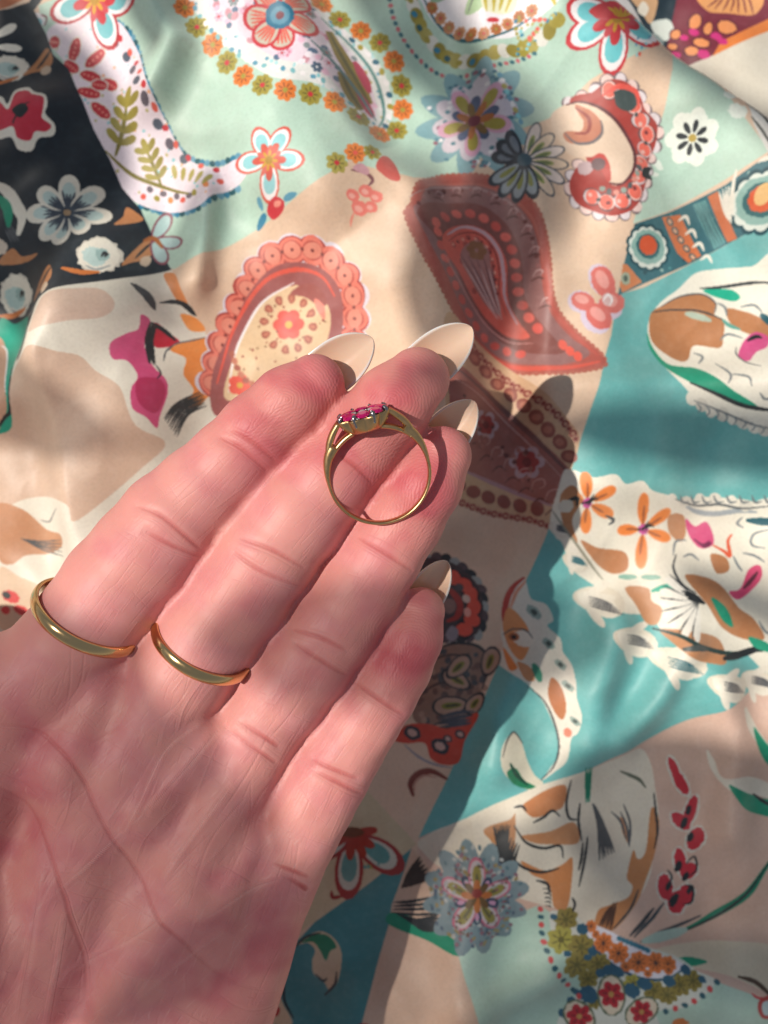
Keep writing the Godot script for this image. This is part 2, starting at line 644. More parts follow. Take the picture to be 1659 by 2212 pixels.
func skin_relief() -> ImageTexture:
	relief.resize(rw * rh)
	relief.fill(0.0)
	rng.seed = 77
	# fine lines along every finger
	for f in 4:
		var chain: Array = FINGERS[f]
		for i in range(1, 8):
			var a := Vector2(chain[i][0], chain[i][2])
			var b := Vector2(chain[i + 1][0], chain[i + 1][2])
			var d := (b - a).normalized()
			var side := Vector2(-d.y, d.x)
			for k in 30:
				var o: float = rng.randf_range(-0.95, 0.95) * chain[i][3]
				var s: Vector2 = a.lerp(b, rng.randf_range(-0.3, 0.7)) + side * o
				var e := s + d.rotated(rng.randf_range(-0.14, 0.14)) * rng.randf_range(3.0, 8.0)
				scratch(s, e, rng.randf_range(0.06, 0.11), rng.randf_range(0.012, 0.036) * (-1.0 if k % 4 == 0 else 1.0))
			for k in 5:
				var s: Vector2 = a.lerp(b, rng.randf()) + side * (rng.randf_range(-0.7, 0.5) * float(chain[i][3]))
				scratch(s, s + side.rotated(rng.randf_range(-0.35, 0.35)) * rng.randf_range(1.0, 3.5), 0.09, 0.02)
	# and over the palm, in two crossing directions
	for k in 900:
		var s := Vector2(rng.randf_range(-72, -14), rng.randf_range(28, 96))
		var way := Vector2(0.5, -0.86) if k % 6 else Vector2(0.8, 0.55)
		var l := way.rotated(rng.randf_range(-0.3, 0.3)) * rng.randf_range(2.0, 8.0)
		scratch(s, s + l * 0.5, rng.randf_range(0.08, 0.2), rng.randf_range(0.016, 0.045) * (1.0 if k % 4 else -1.0))
		scratch(s + l * 0.5, s + l.rotated(0.12), 0.12, 0.018)
	for k in 70:
		var p := Vector2(rng.randf_range(-70, -18), rng.randf_range(34, 94))
		var way := (Vector2(0.45, -0.89) if k % 4 else Vector2(0.86, 0.4)).rotated(rng.randf_range(-0.3, 0.3)) * rng.randf_range(8.0, 20.0)
		var bow := way.orthogonal() * rng.randf_range(-0.12, 0.12)
		scratch_line([p.x, p.y, p.x + way.x * 0.5 + bow.x, p.y + way.y * 0.5 + bow.y, p.x + way.x, p.y + way.y], rng.randf_range(0.14, 0.26), rng.randf_range(0.04, 0.085) * (1.0 if k % 3 else -0.8))
	for l in FAINT:
		scratch_line(l, 0.6, 0.08)
		for k in 2:
			var o := Vector2(rng.randf_range(-1.5, 1.5), rng.randf_range(-1.5, 1.5))
			var m := []
			for i in range(0, l.size(), 2):
				m.append(l[i] + o.x)
				m.append(l[i + 1] + o.y)
			scratch_line(m, 0.25, 0.035 - 0.07 * k)
	for l in CREASES:
		scratch_line(l, 0.3, 0.10)
		for k in 3:
			var o := Vector2(0.55, -0.85) * rng.randf_range(-1.6, 1.6)
			var m := []
			for i in range(0, l.size(), 2):
				m.append(l[i] + o.x + rng.randf_range(-0.3, 0.3))
				m.append(l[i + 1] + o.y + rng.randf_range(-0.3, 0.3))
			scratch_line(m, 0.16, 0.035)
	for l in PALM_LINES:
		scratch_line(l, 0.4, 0.13)
		scratch_line(l.map(func(c): return c + 0.7), 0.15, 0.1)
	# friction ridges: arches on the finger ends, flowing bands elsewhere
	var bytes := PackedFloat32Array()
	bytes.resize(rw * rh)
	var swirl := FastNoiseLite.new()
	swirl.seed = 3
	swirl.frequency = 0.045
	swirl.fractal_octaves = 2
	for y in rh:
		for x in rw:
			bytes[y * rw + x] = relief[y * rw + x]
	for f in 4:
		var chain: Array = FINGERS[f]
		var tip := Vector2(chain[9][0], chain[9][2])
		var core := Vector2(chain[8][0], chain[8][2])
		var way := (tip - Vector2(chain[7][0], chain[7][2])).normalized()
		var side := Vector2(-way.y, way.x)
		var reach: float = chain[8][3] * 2.0
		for y in range(int((core.y - reach + 37) * RES), int((core.y + reach + 37) * RES)):
			for x in range(int((core.x - reach + 76) * RES), int((core.x + reach + 76) * RES)):
				if x < 0 or y < 0 or x >= rw or y >= rh:
					continue
				var p := Vector2(x / RES - 76.0, y / RES - 37.0) - core
				var u := p.dot(way)
				var w := p.dot(side)
				var r := sqrt(pow(w * 0.9, 2.0) + pow(maxf(u, 0.0), 2.0)) if u > 0.0 else absf(w) * 0.9 - u * 0.35
				var fade := smoothstep(reach, reach * 0.7, p.length())
				bytes[y * rw + x] += 0.013 * fade * sin(TAU * (r + 0.25 * swirl.get_noise_2d(x, y)) / 0.56)
	var im := Image.create_from_data(rw, rh, false, Image.FORMAT_RF, bytes.to_byte_array())
	return ImageTexture.create_from_image(im)


func skin_colour() -> ImageTexture:
	var w := 306
	var h := 408
	var im := Image.create(w, h, false, Image.FORMAT_RGB8)
	var mottle := FastNoiseLite.new()
	mottle.seed = 21
	mottle.frequency = 0.06
	mottle.fractal_octaves = 4
	var veins := FastNoiseLite.new()
	veins.seed = 8
	veins.frequency = 0.03
	veins.fractal_octaves = 2
	var pale := Color("#d59490")
	var ruddy := Color("#ba5a60")
	var warm := Color("#d49287")
	var rosy := []                                     # places with more blood: finger ends, mounts of the palm, heel of the hand
	for f in 4:
		rosy.append([Vector2(FINGERS[f][8][0], FINGERS[f][8][2]), 11.0, 0.58])
		rosy.append([Vector2(FINGERS[f][7][0], FINGERS[f][7][2]), 8.0, 0.35])
		rosy.append([Vector2(FINGERS[f][3][0], FINGERS[f][3][2]), 6.0, 0.2])
	for q in [[-58, 38, 9, 0.4], [-68, 55, 14, 0.5], [-30, 88, 14, 0.45], [-40, 52, 7, 0.2], [-29, 64, 7, 0.2], [-70, 85, 16, 0.3], [-22, 76, 8, 0.3]]:
		rosy.append([Vector2(q[0], q[1]), float(q[2]), float(q[3])])
	for y in h:
		for x in w:
			var p := Vector2(x / 3.0 - 76.0, y / 3.0 - 37.0)
			var r := 0.14 + 0.16 * mottle.get_noise_2d(x, y)
			for q in rosy:
				var d: float = p.distance_squared_to(q[0]) / (q[1] * q[1])
				if d < 4.0:
					r += q[2] * exp(-d)
			var c := pale.lerp(ruddy, clampf(r, 0.0, 1.0)).lerp(warm, clampf(0.35 + 0.9 * veins.get_noise_2d(x, y), 0.0, 0.6))
			im.set_pixel(x, y, c)
	im.resize(w * 3, h * 3, Image.INTERPOLATE_CUBIC)
	var red := Color("#b04a48")
	var draw := func(l: Array, wide: float, share: float, red: Color):
		var p := PackedVector2Array()
		for i in range(0, l.size(), 2):
			p.append(Vector2(l[i] + 76.0, l[i + 1] + 37.0) * 9.0)
		p = smooth(p, false, 24)
		var reach := int(ceil(wide * 2.2))
		for k in p.size():
			var fade := share * sin(PI * (k + 0.5) / p.size())
			for dy in range(-reach, reach + 1):
				for dx in range(-reach, reach + 1):
					var x := int(p[k].x) + dx
					var y := int(p[k].y) + dy
					if x >= 0 and y >= 0 and x < im.get_width() and y < im.get_height():
						var g := fade * exp(-(dx * dx + dy * dy) / (wide * wide))
						if g > 0.02:
							im.set_pixel(x, y, im.get_pixel(x, y).lerp(red, g))
	for l in CREASES:
		draw.call(l, 4.2, 0.13, red)
	for l in PALM_LINES:
		draw.call(l, 4.2, 0.13, red)
	for l in FAINT:
		draw.call(l, 3.0, 0.14, Color("#f2cabf"))
	rng.seed = 5
	for k in 420:
		var p := Vector2(rng.randf_range(-72, -12), rng.randf_range(28, 96))
		var way := (Vector2(0.5, -0.86) if k % 4 else Vector2(0.8, 0.5)).rotated(rng.randf_range(-0.35, 0.35)) * rng.randf_range(2.0, 9.0)
		draw.call([p.x, p.y, p.x + way.x * 0.5 + rng.randf_range(-0.4, 0.4), p.y + way.y * 0.5, p.x + way.x, p.y + way.y], 1.5, 0.06 if k % 2 else 0.03, Color("#f6d3c6") if k % 2 else red)
	for f in 4:
		for k in 46:
			var c: Array = FINGERS[f][1 + k % 7]
			var e: Array = FINGERS[f][2 + k % 7]
			var d := Vector2(e[0] - c[0], e[2] - c[2])
			var p: Vector2 = Vector2(c[0], c[2]) + d * rng.randf_range(-0.3, 0.6) + d.normalized().orthogonal() * (rng.randf_range(-0.85, 0.85) * float(c[3]))
			var way := d.rotated(rng.randf_range(-0.12, 0.12)) * rng.randf_range(0.3, 0.8)
			draw.call([p.x, p.y, p.x + way.x * 0.5, p.y + way.y * 0.5, p.x + way.x, p.y + way.y], 1.2, 0.03, Color("#f6d3c6") if k % 3 else red)
	return ImageTexture.create_from_image(im)


func build_hand() -> void:
	var m := StandardMaterial3D.new()
	m.albedo_texture = skin_colour()
	m.roughness = 0.5
	m.metallic_specular = 0.42
	m.subsurf_scatter_enabled = true
	m.subsurf_scatter_strength = 0.14
	m.heightmap_enabled = true
	m.heightmap_texture = skin_relief()
	m.heightmap_scale = 0.1
	m.texture_repeat = false
	var o := put("hand", hand_mesh(), m)
	tag(o, "open left hand, palm up, with long pale nails, holding rings over the cloth", "hand")
	var polish := StandardMaterial3D.new()
	polish.vertex_color_use_as_albedo = true
	polish.roughness = 0.16
	polish.clearcoat_enabled = true
	polish.clearcoat = 0.6
	polish.clearcoat_roughness = 0.08
	polish.subsurf_scatter_enabled = true
	polish.subsurf_scatter_strength = 0.12
	polish.backlight_enabled = true
	polish.backlight = Color(0.35, 0.33, 0.3)
	nail(o, Vector3(-14.3, 51.0, -22.1), Vector3(-2.2, 54.0, -31.3), 4.65, polish)
	nail(o, Vector3(3.5, 49.0, -23.0), Vector3(15.9, 52.0, -33.7), 4.6, polish)
	nail(o, Vector3(6.5, 45.6, -8.1), Vector3(16.8, 48.4, -20.5), 4.3, polish)
	nail(o, Vector3(4.5, 41.2, 21.2), Vector3(12.0, 43.0, 9.5), 3.6, polish)


# An almond nail seen from its hollow side: a thin curved shell with a rounded rim.
func nail(hand: Node3D, root: Vector3, tip: Vector3, wide: float, m: Material) -> void:
	var rows := 26
	var cols := 17
	var way := tip - root
	var side := Vector3(-way.z, 0, way.x).normalized()
	var up := side.cross(way).normalized()
	if up.y < 0.0:
		up = -up
	var p := PackedVector3Array()
	var color := PackedColorArray()
	var inner := Color(0.66, 0.41, 0.29)
	var outer := Color(0.74, 0.72, 0.70)
	var around := cols * 2
	for i in rows:
		var s := float(i) / (rows - 1)
		s = 1.0 - pow(1.0 - s, 1.5)
		var w := wide * (0.93 + 0.07 * minf(s * 3.0, 1.0))
		if s > 0.42:
			w = wide * pow(maxf(1.0 - pow((s - 0.42) / 0.58, 2.25), 0.0), 0.62)
		var c := root + way * s + up * (-1.1 * s * s + 0.5 * s)
		var thick := 0.62 if s < 0.97 else 0.5
		for k in around:
			var inside := k < cols
			var t := float(k) / (cols - 1) * 2.0 - 1.0 if inside else 1.0 - float(k - cols) / (cols - 1) * 2.0
			var arch := 2.0 * (w / wide) * t * t
			var q := c + side * w * t + up * (arch - (0.0 if inside else thick))
			if not inside:
				q += side * signf(t) * 0.14 * absf(t) * t * t
			p.append(q * MM)
			var edge := smoothstep(0.86, 1.0, absf(t))
			color.append(inner.lerp(Color(0.70, 0.50, 0.38), clampf(s * 1.2 - 0.35, 0.0, 1.0)).lerp(outer, edge) if inside else outer)
	put("nail", lattice(p, rows, around, true, false, color), m, hand)


# ------------------------------------------------------------------ rings
# A band swept round its axis (local y) with a flat inside and a domed outside.
func band_mesh(inner: float, thick: float, wide: float) -> ArrayMesh:
	var section := PackedVector2Array()                # (outwards, along the axis)
	for i in 15:
		var t := -1.0 + 2.0 * i / 14.0
		section.append(Vector2(thick * (0.38 + 0.62 * sqrt(maxf(1.0 - t * t, 0.0))), t * wide / 2.0))
	for i in 7:
		var t := 1.0 - 2.0 * i / 6.0
		section.append(Vector2(0.10 * t * t, t * wide / 2.0 * 0.94))
	var p := PackedVector3Array()
	for i in 97:
		var a := TAU * i / 96.0
		for s in section:
			var r := inner + s.x
			p.append(Vector3(cos(a) * r, s.y, sin(a) * r) * MM)
	return lattice(p, 97, section.size(), true, true)


func worn_gold(c: Color, rough: float) -> StandardMaterial3D:
	var m := metal(c, rough)
	var wear := FastNoiseLite.new()
	wear.seed = 6
	wear.frequency = 0.03
	var t := NoiseTexture2D.new()
	t.width = 256
	t.height = 256
	t.seamless = true
	t.noise = wear
	var ramp := Gradient.new()
	ramp.set_color(0, Color.WHITE * (rough * 0.75))
	ramp.set_color(1, Color.WHITE * (rough * 1.35))
	t.color_ramp = ramp
	m.roughness = 1.0
	m.roughness_texture = t
	m.uv1_triplanar = true
	m.uv1_scale = Vector3.ONE * 90.0
	return m


func build_bands() -> void:
	var gold := worn_gold(Color(0.85, 0.72, 0.52), 0.17)
	for b in [
		[Vector3(-53.5, 53.0, 18.9), Vector3(0.847, 0, 0.53), 17.0, 9.65, 1.1, 2.45, "plain yellow gold band worn at the base of the index finger"],
		[Vector3(-33.1, 51.3, 24.3), Vector3(0.853, 0, 0.522), 21.0, 8.95, 1.05, 2.35, "plain yellow gold band worn at the base of the middle finger"],
	]:
		var across: Vector3 = b[1]
		var along_ := Vector3(across.z, 0, -across.x)
		var tilt := deg_to_rad(b[2])
		var near := Vector3.UP * cos(tilt) - along_ * sin(tilt)
		var axis := near.cross(across).normalized()
		var o := put("gold_band", band_mesh(b[3], b[4], b[5]), gold)
		o.transform = Transform3D(Basis(across.normalized(), axis, across.normalized().cross(axis)), b[0] * MM)
		tag(o, b[6], "ring", "plain gold bands worn on the hand")


# A bar swept along points with its own half sizes (outwards in the ring's plane, along the ring's axis) at each point.
func sweep(path: PackedVector3Array, ru: PackedFloat32Array, rv: PackedFloat32Array, axis: Vector3, cols := 14, square := 3.0) -> ArrayMesh:
	var p := PackedVector3Array()
	var n := path.size()
	for i in n:
		var d := (path[mini(i + 1, n - 1)] - path[maxi(i - 1, 0)]).normalized()
		var u := d.cross(axis).normalized()
		var w := u.cross(d).normalized()
		for k in cols:
			var a := TAU * (k + 0.5) / cols
			var c := cos(a)
			var s := sin(a)
			var f := pow(pow(absf(c), square) + pow(absf(s), square), -1.0 / square)
			p.append((path[i] + u * c * f * ru[i] + w * s * f * rv[i]) * MM)
	# close both ends
	var m := lattice(p, n, cols, true)
	var a := m.surface_get_arrays(0)
	var v: PackedVector3Array = a[Mesh.ARRAY_VERTEX]
	var index: PackedInt32Array = a[Mesh.ARRAY_INDEX]
	v.append(path[0] * MM)
	v.append(path[n - 1] * MM)
	for k in cols:
		index.append_array([v.size() - 2, k, (k + 1) % cols])
		index.append_array([v.size() - 1, (n - 1) * cols + (k + 1) % cols, (n - 1) * cols + k])
	return array_mesh(v, index)


func gem_mesh(r: float) -> ArrayMesh:                  # a small round stone: table, crown, girdle, pavilion, flat facets
	var rings := [[0.56, 0.34], [0.86, 0.2], [1.0, 0.02], [0.96, -0.06], [0.5, -0.4], [0.0, -0.66]]
	var v := PackedVector3Array()
	var index := PackedInt32Array()
	var tri := func(a: Vector3, b: Vector3, c: Vector3):
		if (c - a).cross(b - a).dot(a + b + c) < 0.0:
			index.append_array([v.size(), v.size() + 2, v.size() + 1])
		else:
			index.append_array([v.size(), v.size() + 1, v.size() + 2])
		v.append_array([a * r * MM, b * r * MM, c * r * MM])
	var spot := func(i: int, k: int) -> Vector3:
		var a := TAU * (k + (0.5 if i % 2 else 0.0)) / 10.0
		return Vector3(cos(a) * rings[i][0], rings[i][1], sin(a) * rings[i][0])
	for k in 10:
		tri.call(Vector3(0, 0.34, 0), spot.call(0, k), spot.call(0, k + 1))
		for i in 5:
			if i % 2 == 0:
				tri.call(spot.call(i, k), spot.call(i, k + 1), spot.call(i + 1, k))
				tri.call(spot.call(i, k + 1), spot.call(i + 1, k), spot.call(i + 1, k + 1))
			else:
				tri.call(spot.call(i, k), spot.call(i + 1, k), spot.call(i + 1, k + 1))
				tri.call(spot.call(i, k), spot.call(i, k + 1), spot.call(i + 1, k + 1))
	return array_mesh(v, index)


func build_ruby_ring() -> void:
	var t := thing("ruby_ring", Vector3(-0.84, 61.2, -6.5) * MM)
	tag(t, "small antique gold ring with a ruby cluster lying across the middle and ring fingertips", "ring")
	var tilt := deg_to_rad(18.0)
	var flat := Vector3(-0.265, 0, -0.964).normalized()
	var head := flat * cos(tilt) + Vector3.UP * sin(tilt)
	var axis := Vector3.UP * cos(tilt) - flat * sin(tilt)
	t.basis = Basis(head.cross(axis), head, axis)
	var gold := worn_gold(Color(0.80, 0.66, 0.47), 0.3)
	var silver := metal(Color(0.6, 0.6, 0.6), 0.25)
	var Z := Vector3(0, 0, 1)
	# shank, from one shoulder round to the other (angles from the head)
	var path := PackedVector3Array()
	var ru := PackedFloat32Array()
	var rv := PackedFloat32Array()
	for i in 81:
		var a := deg_to_rad(lerpf(41.0, 319.0, i / 80.0))
		var away := minf(a, TAU - a)
		var thick := 0.33 + 0.58 * smoothstep(deg_to_rad(92.0), deg_to_rad(44.0), away)
		path.append(Vector3(sin(a), cos(a), 0) * (8.45 + thick))
		ru.append(thick)
		rv.append(lerpf(0.72, 1.05, smoothstep(deg_to_rad(120.0), deg_to_rad(45.0), away)))
	put("shank", sweep(path, ru, rv, Z), gold, t)
	# split shoulders: one prong to the rim of the setting, one to its foot
	for s in [-1.0, 1.0]:
		for k in 2:
			var pr := PackedVector3Array()
			var pu := PackedFloat32Array()
			var pv := PackedFloat32Array()
			for i in 15:
				var f := i / 14.0
				var a := deg_to_rad(lerpf(54.0, 21.8 if k == 0 else 16.0, f))
				var r := lerpf(9.25, 11.55, pow(f, 0.8)) - 0.1 * sin(PI * f) if k == 0 else lerpf(8.85, 8.7, f)
				pr.append(Vector3(s * sin(a), cos(a), 0) * r)
				pu.append(lerpf(0.46, 0.50, f) + 0.14 * sin(PI * f) if k == 0 else lerpf(0.44, 0.50, f))
				pv.append(lerpf(0.9, 1.0, f))
			put("shoulder", sweep(pr, pu, pv, Z), gold, t)
	# scalloped gallery
	var p := PackedVector3Array()
	var rows := [[0.0, 8.25], [0.62, 8.25], [0.72, 8.5], [0.80, 8.9], [0.9, 9.6], [0.985, 10.5], [1.0, 10.9], [0.93, 10.98], [0.0, 10.98]]
	for r in rows:
		for k in 96:
			var a := TAU * k / 96.0
			var scallop: float = 1.0 + (0.22 * smoothstep(8.3, 9.8, r[1])) * (absf(cos(4.0 * (a - PI / 8.0))) - 0.55)
			p.append(Vector3(cos(a) * 4.35 * r[0] * scallop, r[1] - (0.05 * cos(a) * cos(a)), sin(a) * 3.1 * r[0] * scallop) * MM)
	put("gallery", lattice(p, rows.size(), 96, true), gold, t)
	# silver plate that holds the stones, with its claws
	var plate := PackedVector3Array()
	for r in [[0.0, 11.02], [0.95, 11.02], [0.98, 11.1], [0.94, 11.2], [0.0, 11.26]]:
		for k in 48:
			var a := TAU * k / 48.0
			plate.append(Vector3(cos(a) * 4.3 * r[0], r[1], sin(a) * 3.05 * r[0]) * MM)
	put("setting_plate", lattice(plate, 5, 48, true), silver, t)
	for k in 8:
		var a := TAU * (k + 0.5) / 8.0
		var e := Vector3(cos(a) * 4.42, 0, sin(a) * 3.17)
		var cp := PackedVector3Array()
		var cr := PackedFloat32Array()
		for i in 9:
			var f := i / 8.0
			cp.append(e * lerpf(0.94, 1.0, minf(f * 1.6, 1.0)) * (1.0 if f < 0.75 else lerpf(1.0, 0.88, (f - 0.75) * 4.0)) + Vector3(0, lerpf(9.7, 11.75, f), 0))
			cr.append(lerpf(0.22, 0.44, f) if f < 0.9 else 0.28)
		put("claw", sweep(cp, cr, cr, e.cross(Vector3.UP).normalized(), 8, 2.0), silver, t)
	# stones
	var ruby := StandardMaterial3D.new()
	ruby.albedo_color = Color(0.80, 0.01, 0.42)
	ruby.metallic = 0.55
	ruby.roughness = 0.06
	ruby.clearcoat_enabled = true
	ruby.clearcoat = 0.7
	ruby.clearcoat_roughness = 0.03
	var stone := gem_mesh(1.22)
	for k in 8:
		var a := TAU * k / 8.0
		var o := put("ruby", stone, ruby, t)
		o.position = Vector3(cos(a) * 3.3, 11.42, sin(a) * 2.15) * MM
		o.basis = Basis(Vector3(sin(a), 0, -cos(a)), deg_to_rad(12.0)) * Basis(Vector3.UP, 0.3 * k)
	var clear := StandardMaterial3D.new()
	clear.albedo_color = Color(0.92, 0.94, 0.96, 0.3)
	clear.roughness = 0.03
	clear.refraction_enabled = true
	clear.refraction_scale = 0.12
	var chip := gem_mesh(0.62)
	for k in 3:
		var o := put("diamond", chip, clear, t)
		o.position = Vector3((k - 1) * 1.55, 11.55, 0) * MM
		var beads := put("bead", bead_mesh(0.2), silver, t)
		beads.position = Vector3((k - 1) * 1.5 + 0.75, 11.5, 0.55 - 1.1 * (k % 2)) * MM


func bead_mesh(r: float) -> SphereMesh:
	var s := SphereMesh.new()
	s.radius = r * MM
	s.height = 2.0 * r * MM
	s.radial_segments = 12
	s.rings = 6
	return s


# ------------------------------------------------------------------ an unseen sheer screen added to dapple the sunlight
# Made up out of view: a sheer sheet with patches placed to cast shade. Each patch: [where its shade falls on the table (x, z), half length, half width, turn, dense or light shade]
const SHADE_CURTAIN_X := -0.42
const SHADE_PATCHES := [
	[-34.0, 60.0, 44.0, 41.0, 5.0, 0], [30.0, 29.0, 26.0, 12.0, 6.0, 0], [14.0, 96.0, 46.0, 26.0, -8.0, 0], [80.0, 82.0, 50.0, 30.0, 14.0, 1], [70.0, 122.0, 50.0, 24.0, 4.0, 1], [79.0, -94.0, 44.0, 5.5, 37.0, 1],
	[98.0, -15.0, 56.0, 9.0, 4.0, 1], [24.0, -68.0, 39.0, 13.0, 80.0, 1], [6.0, -114.0, 38.0, 13.0, 66.0, 1], [-80.0, -78.0, 46.0, 17.0, 72.0, 1],
	[-50.0, -117.0, 17.0, 9.0, 100.0, 1], [-78.0, -24.0, 30.0, 12.0, 18.0, 0], [88.0, 24.0, 30.0, 5.0, 24.0, 1], [-38.0, -58.0, 20.0, 7.0, 85.0, 0],
]


func on_shade_curtain(x: float, z: float, off: float) -> Vector3:       # metres; where the sunbeam to (x, z) mm on the table crosses the added sheet
	var way := SUN_WAY.normalized()
	var s := (x * MM - SHADE_CURTAIN_X) / way.x
	var p := Vector3(x, 0, z) * MM - way * s
	return p + Vector3(pleat(p.z) + off, 0, 0)


func pleat(z: float) -> float:
	return 0.006 * sin(z * 75.0) + 0.004 * sin(z * 31.0 + 1.0)


func shade_voile(alpha: float) -> StandardMaterial3D:
	var m := paint(Color(0.93, 0.92, 0.9, alpha), 0.9)
	m.transparency = BaseMaterial3D.TRANSPARENCY_ALPHA
	return m


func build_shade_curtain() -> void:
	var c := thing("shade_curtain", Vector3(SHADE_CURTAIN_X, 0.3, 0))  # added out of view, only to break up the sun
	tag(c, "added sheer white screen out of view, with leaf-shaped patches that shade the cloth and hand", "shade_curtain")
	var p := PackedVector3Array()
	for j in 9:
		for i in 161:
			var z := lerpf(-0.55, 0.55, i / 160.0)
			p.append(Vector3(pleat(z), 0.85 * j / 8.0, z))
	put("shade_cloth", lattice(p, 9, 161, false), shade_voile(0.06), c)
	var shade_mats := [shade_voile(0.66), shade_voile(0.86)]
	for l in SHADE_PATCHES:
		var e := Vector2.from_angle(deg_to_rad(l[4]))
		var f := e.orthogonal()
		var q := PackedVector3Array()
		for i in 33:
			var s := -1.0 + i / 16.0
			var w: float = l[3] * pow(maxf(1.0 - pow(absf(s), 2.3), 0.0), 0.72)
			for k in 9:
				var v: Vector2 = Vector2(l[0], l[1]) + e * (s * l[2]) + f * (w * (k / 4.0 - 1.0))
				q.append(on_shade_curtain(v.x, v.y, 0.002) - c.position)
		put("shade_patch", lattice(q, 33, 9, false), shade_mats[l[5]], c)  # patch shaped back along the sunbeam to cast its shade
	var rod := PackedVector3Array()
	for i in 2:
		for k in 16:
			rod.append(Vector3(cos(TAU * k / 16) * 0.009, 0.862 + sin(TAU * k / 16) * 0.009, -0.6 + 1.2 * i))
	put("rod", lattice(rod, 2, 16, true), metal(Color(0.7, 0.68, 0.64), 0.3), c)

# ------------------------------------------------------------------ the cloth's print
# The printed repeat is drawn shape by shape into an image; O is the origin of the motif being drawn, in print units.
const PRINT_W := 1659.0
const PRINT_H := 2212.0
const PAD := 110.0                                # the print goes on this far past its edges
var pic: Image
var pk := 1.0
var O := Vector2.ZERO
var grid := 3.0
var rng := RandomNumberGenerator.new()
const MINT := Color("#b2cfbe"); const PEACH := Color("#d8bca2"); const TEAL := Color("#66adab"); const NAVY := Color("#081722")
const CREAM := Color("#e3dfd0"); const WHITE := Color("#eeeaea"); const LILAC := Color("#e3d2dd"); const RED := Color("#c22f38")
const CORAL := Color("#dc5c4c"); const BRICK := Color("#8a3a33"); const MAUVE := Color("#754548"); const ORANGE := Color("#e3813c")
const OLIVE := Color("#9d9038"); const BROWN := Color("#b47a50"); const GREEN := Color("#108c6a"); const INK := Color("#1b2023")
const BLUE := Color("#2f7c9c"); const AQUA := Color("#86c9cf"); const PINK := Color("#cf3f72"); const TAN := Color("#cdb19b")
const GREY := Color("#8b9598"); const ROSE := Color("#e58a7a"); const DEEP := Color("#1d5560"); const MAROON := Color("#6e2233")


func org(x: float, y: float) -> void:
	O = Vector2(x, y)


func pts(a: Array) -> PackedVector2Array:
	var r := PackedVector2Array()
	for i in range(0, a.size(), 2):
		r.append(Vector2(a[i], a[i + 1]) / grid + O)
	return r


func smooth(p: PackedVector2Array, closed: bool, n := 6) -> PackedVector2Array:
	var r := PackedVector2Array()
	var m := p.size()
	for i in (m if closed else m - 1):
		var a := p[(i - 1 + m) % m] if closed else p[maxi(i - 1, 0)]
		var b := p[i]
		var c := p[(i + 1) % m]
		var d := p[(i + 2) % m] if closed else p[mini(i + 2, m - 1)]
		for k in n:
			r.append(b.cubic_interpolate(c, a, d, float(k) / n))
	if not closed:
		r.append(p[m - 1])
	return r


func fill(p: PackedVector2Array, c: Color) -> void:
	var n := p.size()
	var lo := 1e9
	var hi := -1e9
	var q := PackedVector2Array()
	for v in p:
		var w := (v + Vector2(PAD, PAD)) * pk
		q.append(w)
		lo = minf(lo, w.y)
		hi = maxf(hi, w.y)
	var wide := pic.get_width()
	for y in range(maxi(0, int(floor(lo))), mini(pic.get_height(), int(ceil(hi)) + 1)):
		var yy := y + 0.5
		var xs := PackedFloat32Array()
		var a := q[n - 1]
		for b in q:
			if (a.y <= yy) != (b.y <= yy):
				xs.append(a.x + (yy - a.y) * (b.x - a.x) / (b.y - a.y))
			a = b
		xs.sort()
		for k in range(0, xs.size() - 1, 2):
			var x0 := clampi(int(round(xs[k])), 0, wide)
			var x1 := clampi(int(round(xs[k + 1])), 0, wide)
			if x1 > x0:
				pic.fill_rect(Rect2i(x0, y, x1 - x0, 1), c)


func area(a: Array, c: Color) -> void:
	fill(pts(a), c)


func blob(a: Array, c: Color) -> void:
	fill(smooth(pts(a), true), c)


func oval(x: float, y: float, rx: float, ry: float, turn: float, c: Color, rough := 0.0) -> void:
	var p := PackedVector2Array()
	var n := clampi(int(maxf(rx, ry) * 0.5) + 8, 9, 40)
	var e := Vector2.from_angle(deg_to_rad(turn))
	var f := Vector2(-e.y, e.x)
	for i in n:
		var t := TAU * i / n
		var w := 1.0 + rough * rng.randf_range(-1.0, 1.0)
		p.append((Vector2(x, y) + e * cos(t) * rx * w + f * sin(t) * ry * w) / grid + O)
	fill(p, c)


# A brush line that thins towards its ends.
func brush(a: Array, w: float, c: Color, thin := 0.35) -> void:
	ribbon(smooth(pts(a), false), w, c, thin)


func ribbon(p: PackedVector2Array, w: float, c: Color, thin := 0.35) -> void:
	var n := p.size()
	var last_l := Vector2.ZERO
	var last_r := Vector2.ZERO
	for i in n:
		var d := (p[mini(i + 1, n - 1)] - p[maxi(i - 1, 0)]).normalized()
		var t := float(i) / maxf(n - 1, 1)
		var h := w / (2.0 * grid) * lerpf(thin, 1.0, minf(1.0, 3.0 * minf(t, 1.0 - t)))
		var l := p[i] + Vector2(-d.y, d.x) * h
		var r := p[i] - Vector2(-d.y, d.x) * h
		if i > 0:
			fill(PackedVector2Array([last_l, l, r, last_r]), c)
		last_l = l
		last_r = r


# A petal from the centre outwards: a pointed oval whose widest place lies at «belly».
func petal(x: float, y: float, turn: float, length: float, wide: float, c: Color, start := 0.0, point := 0.0) -> void:
	var e := Vector2.from_angle(deg_to_rad(turn))
	var f := Vector2(-e.y, e.x)
	var p := PackedVector2Array()
	for i in 18:
		var t := TAU * i / 18.0
		var s := 0.5 - 0.5 * cos(t)
		var across := sin(t) * (1.0 - 0.35 * (1.0 - s)) * wide
		p.append((Vector2(x, y) + e * (start + (length - start) * (s + point * pow(s, 8.0))) + f * across) / grid + O)
	fill(p, c)


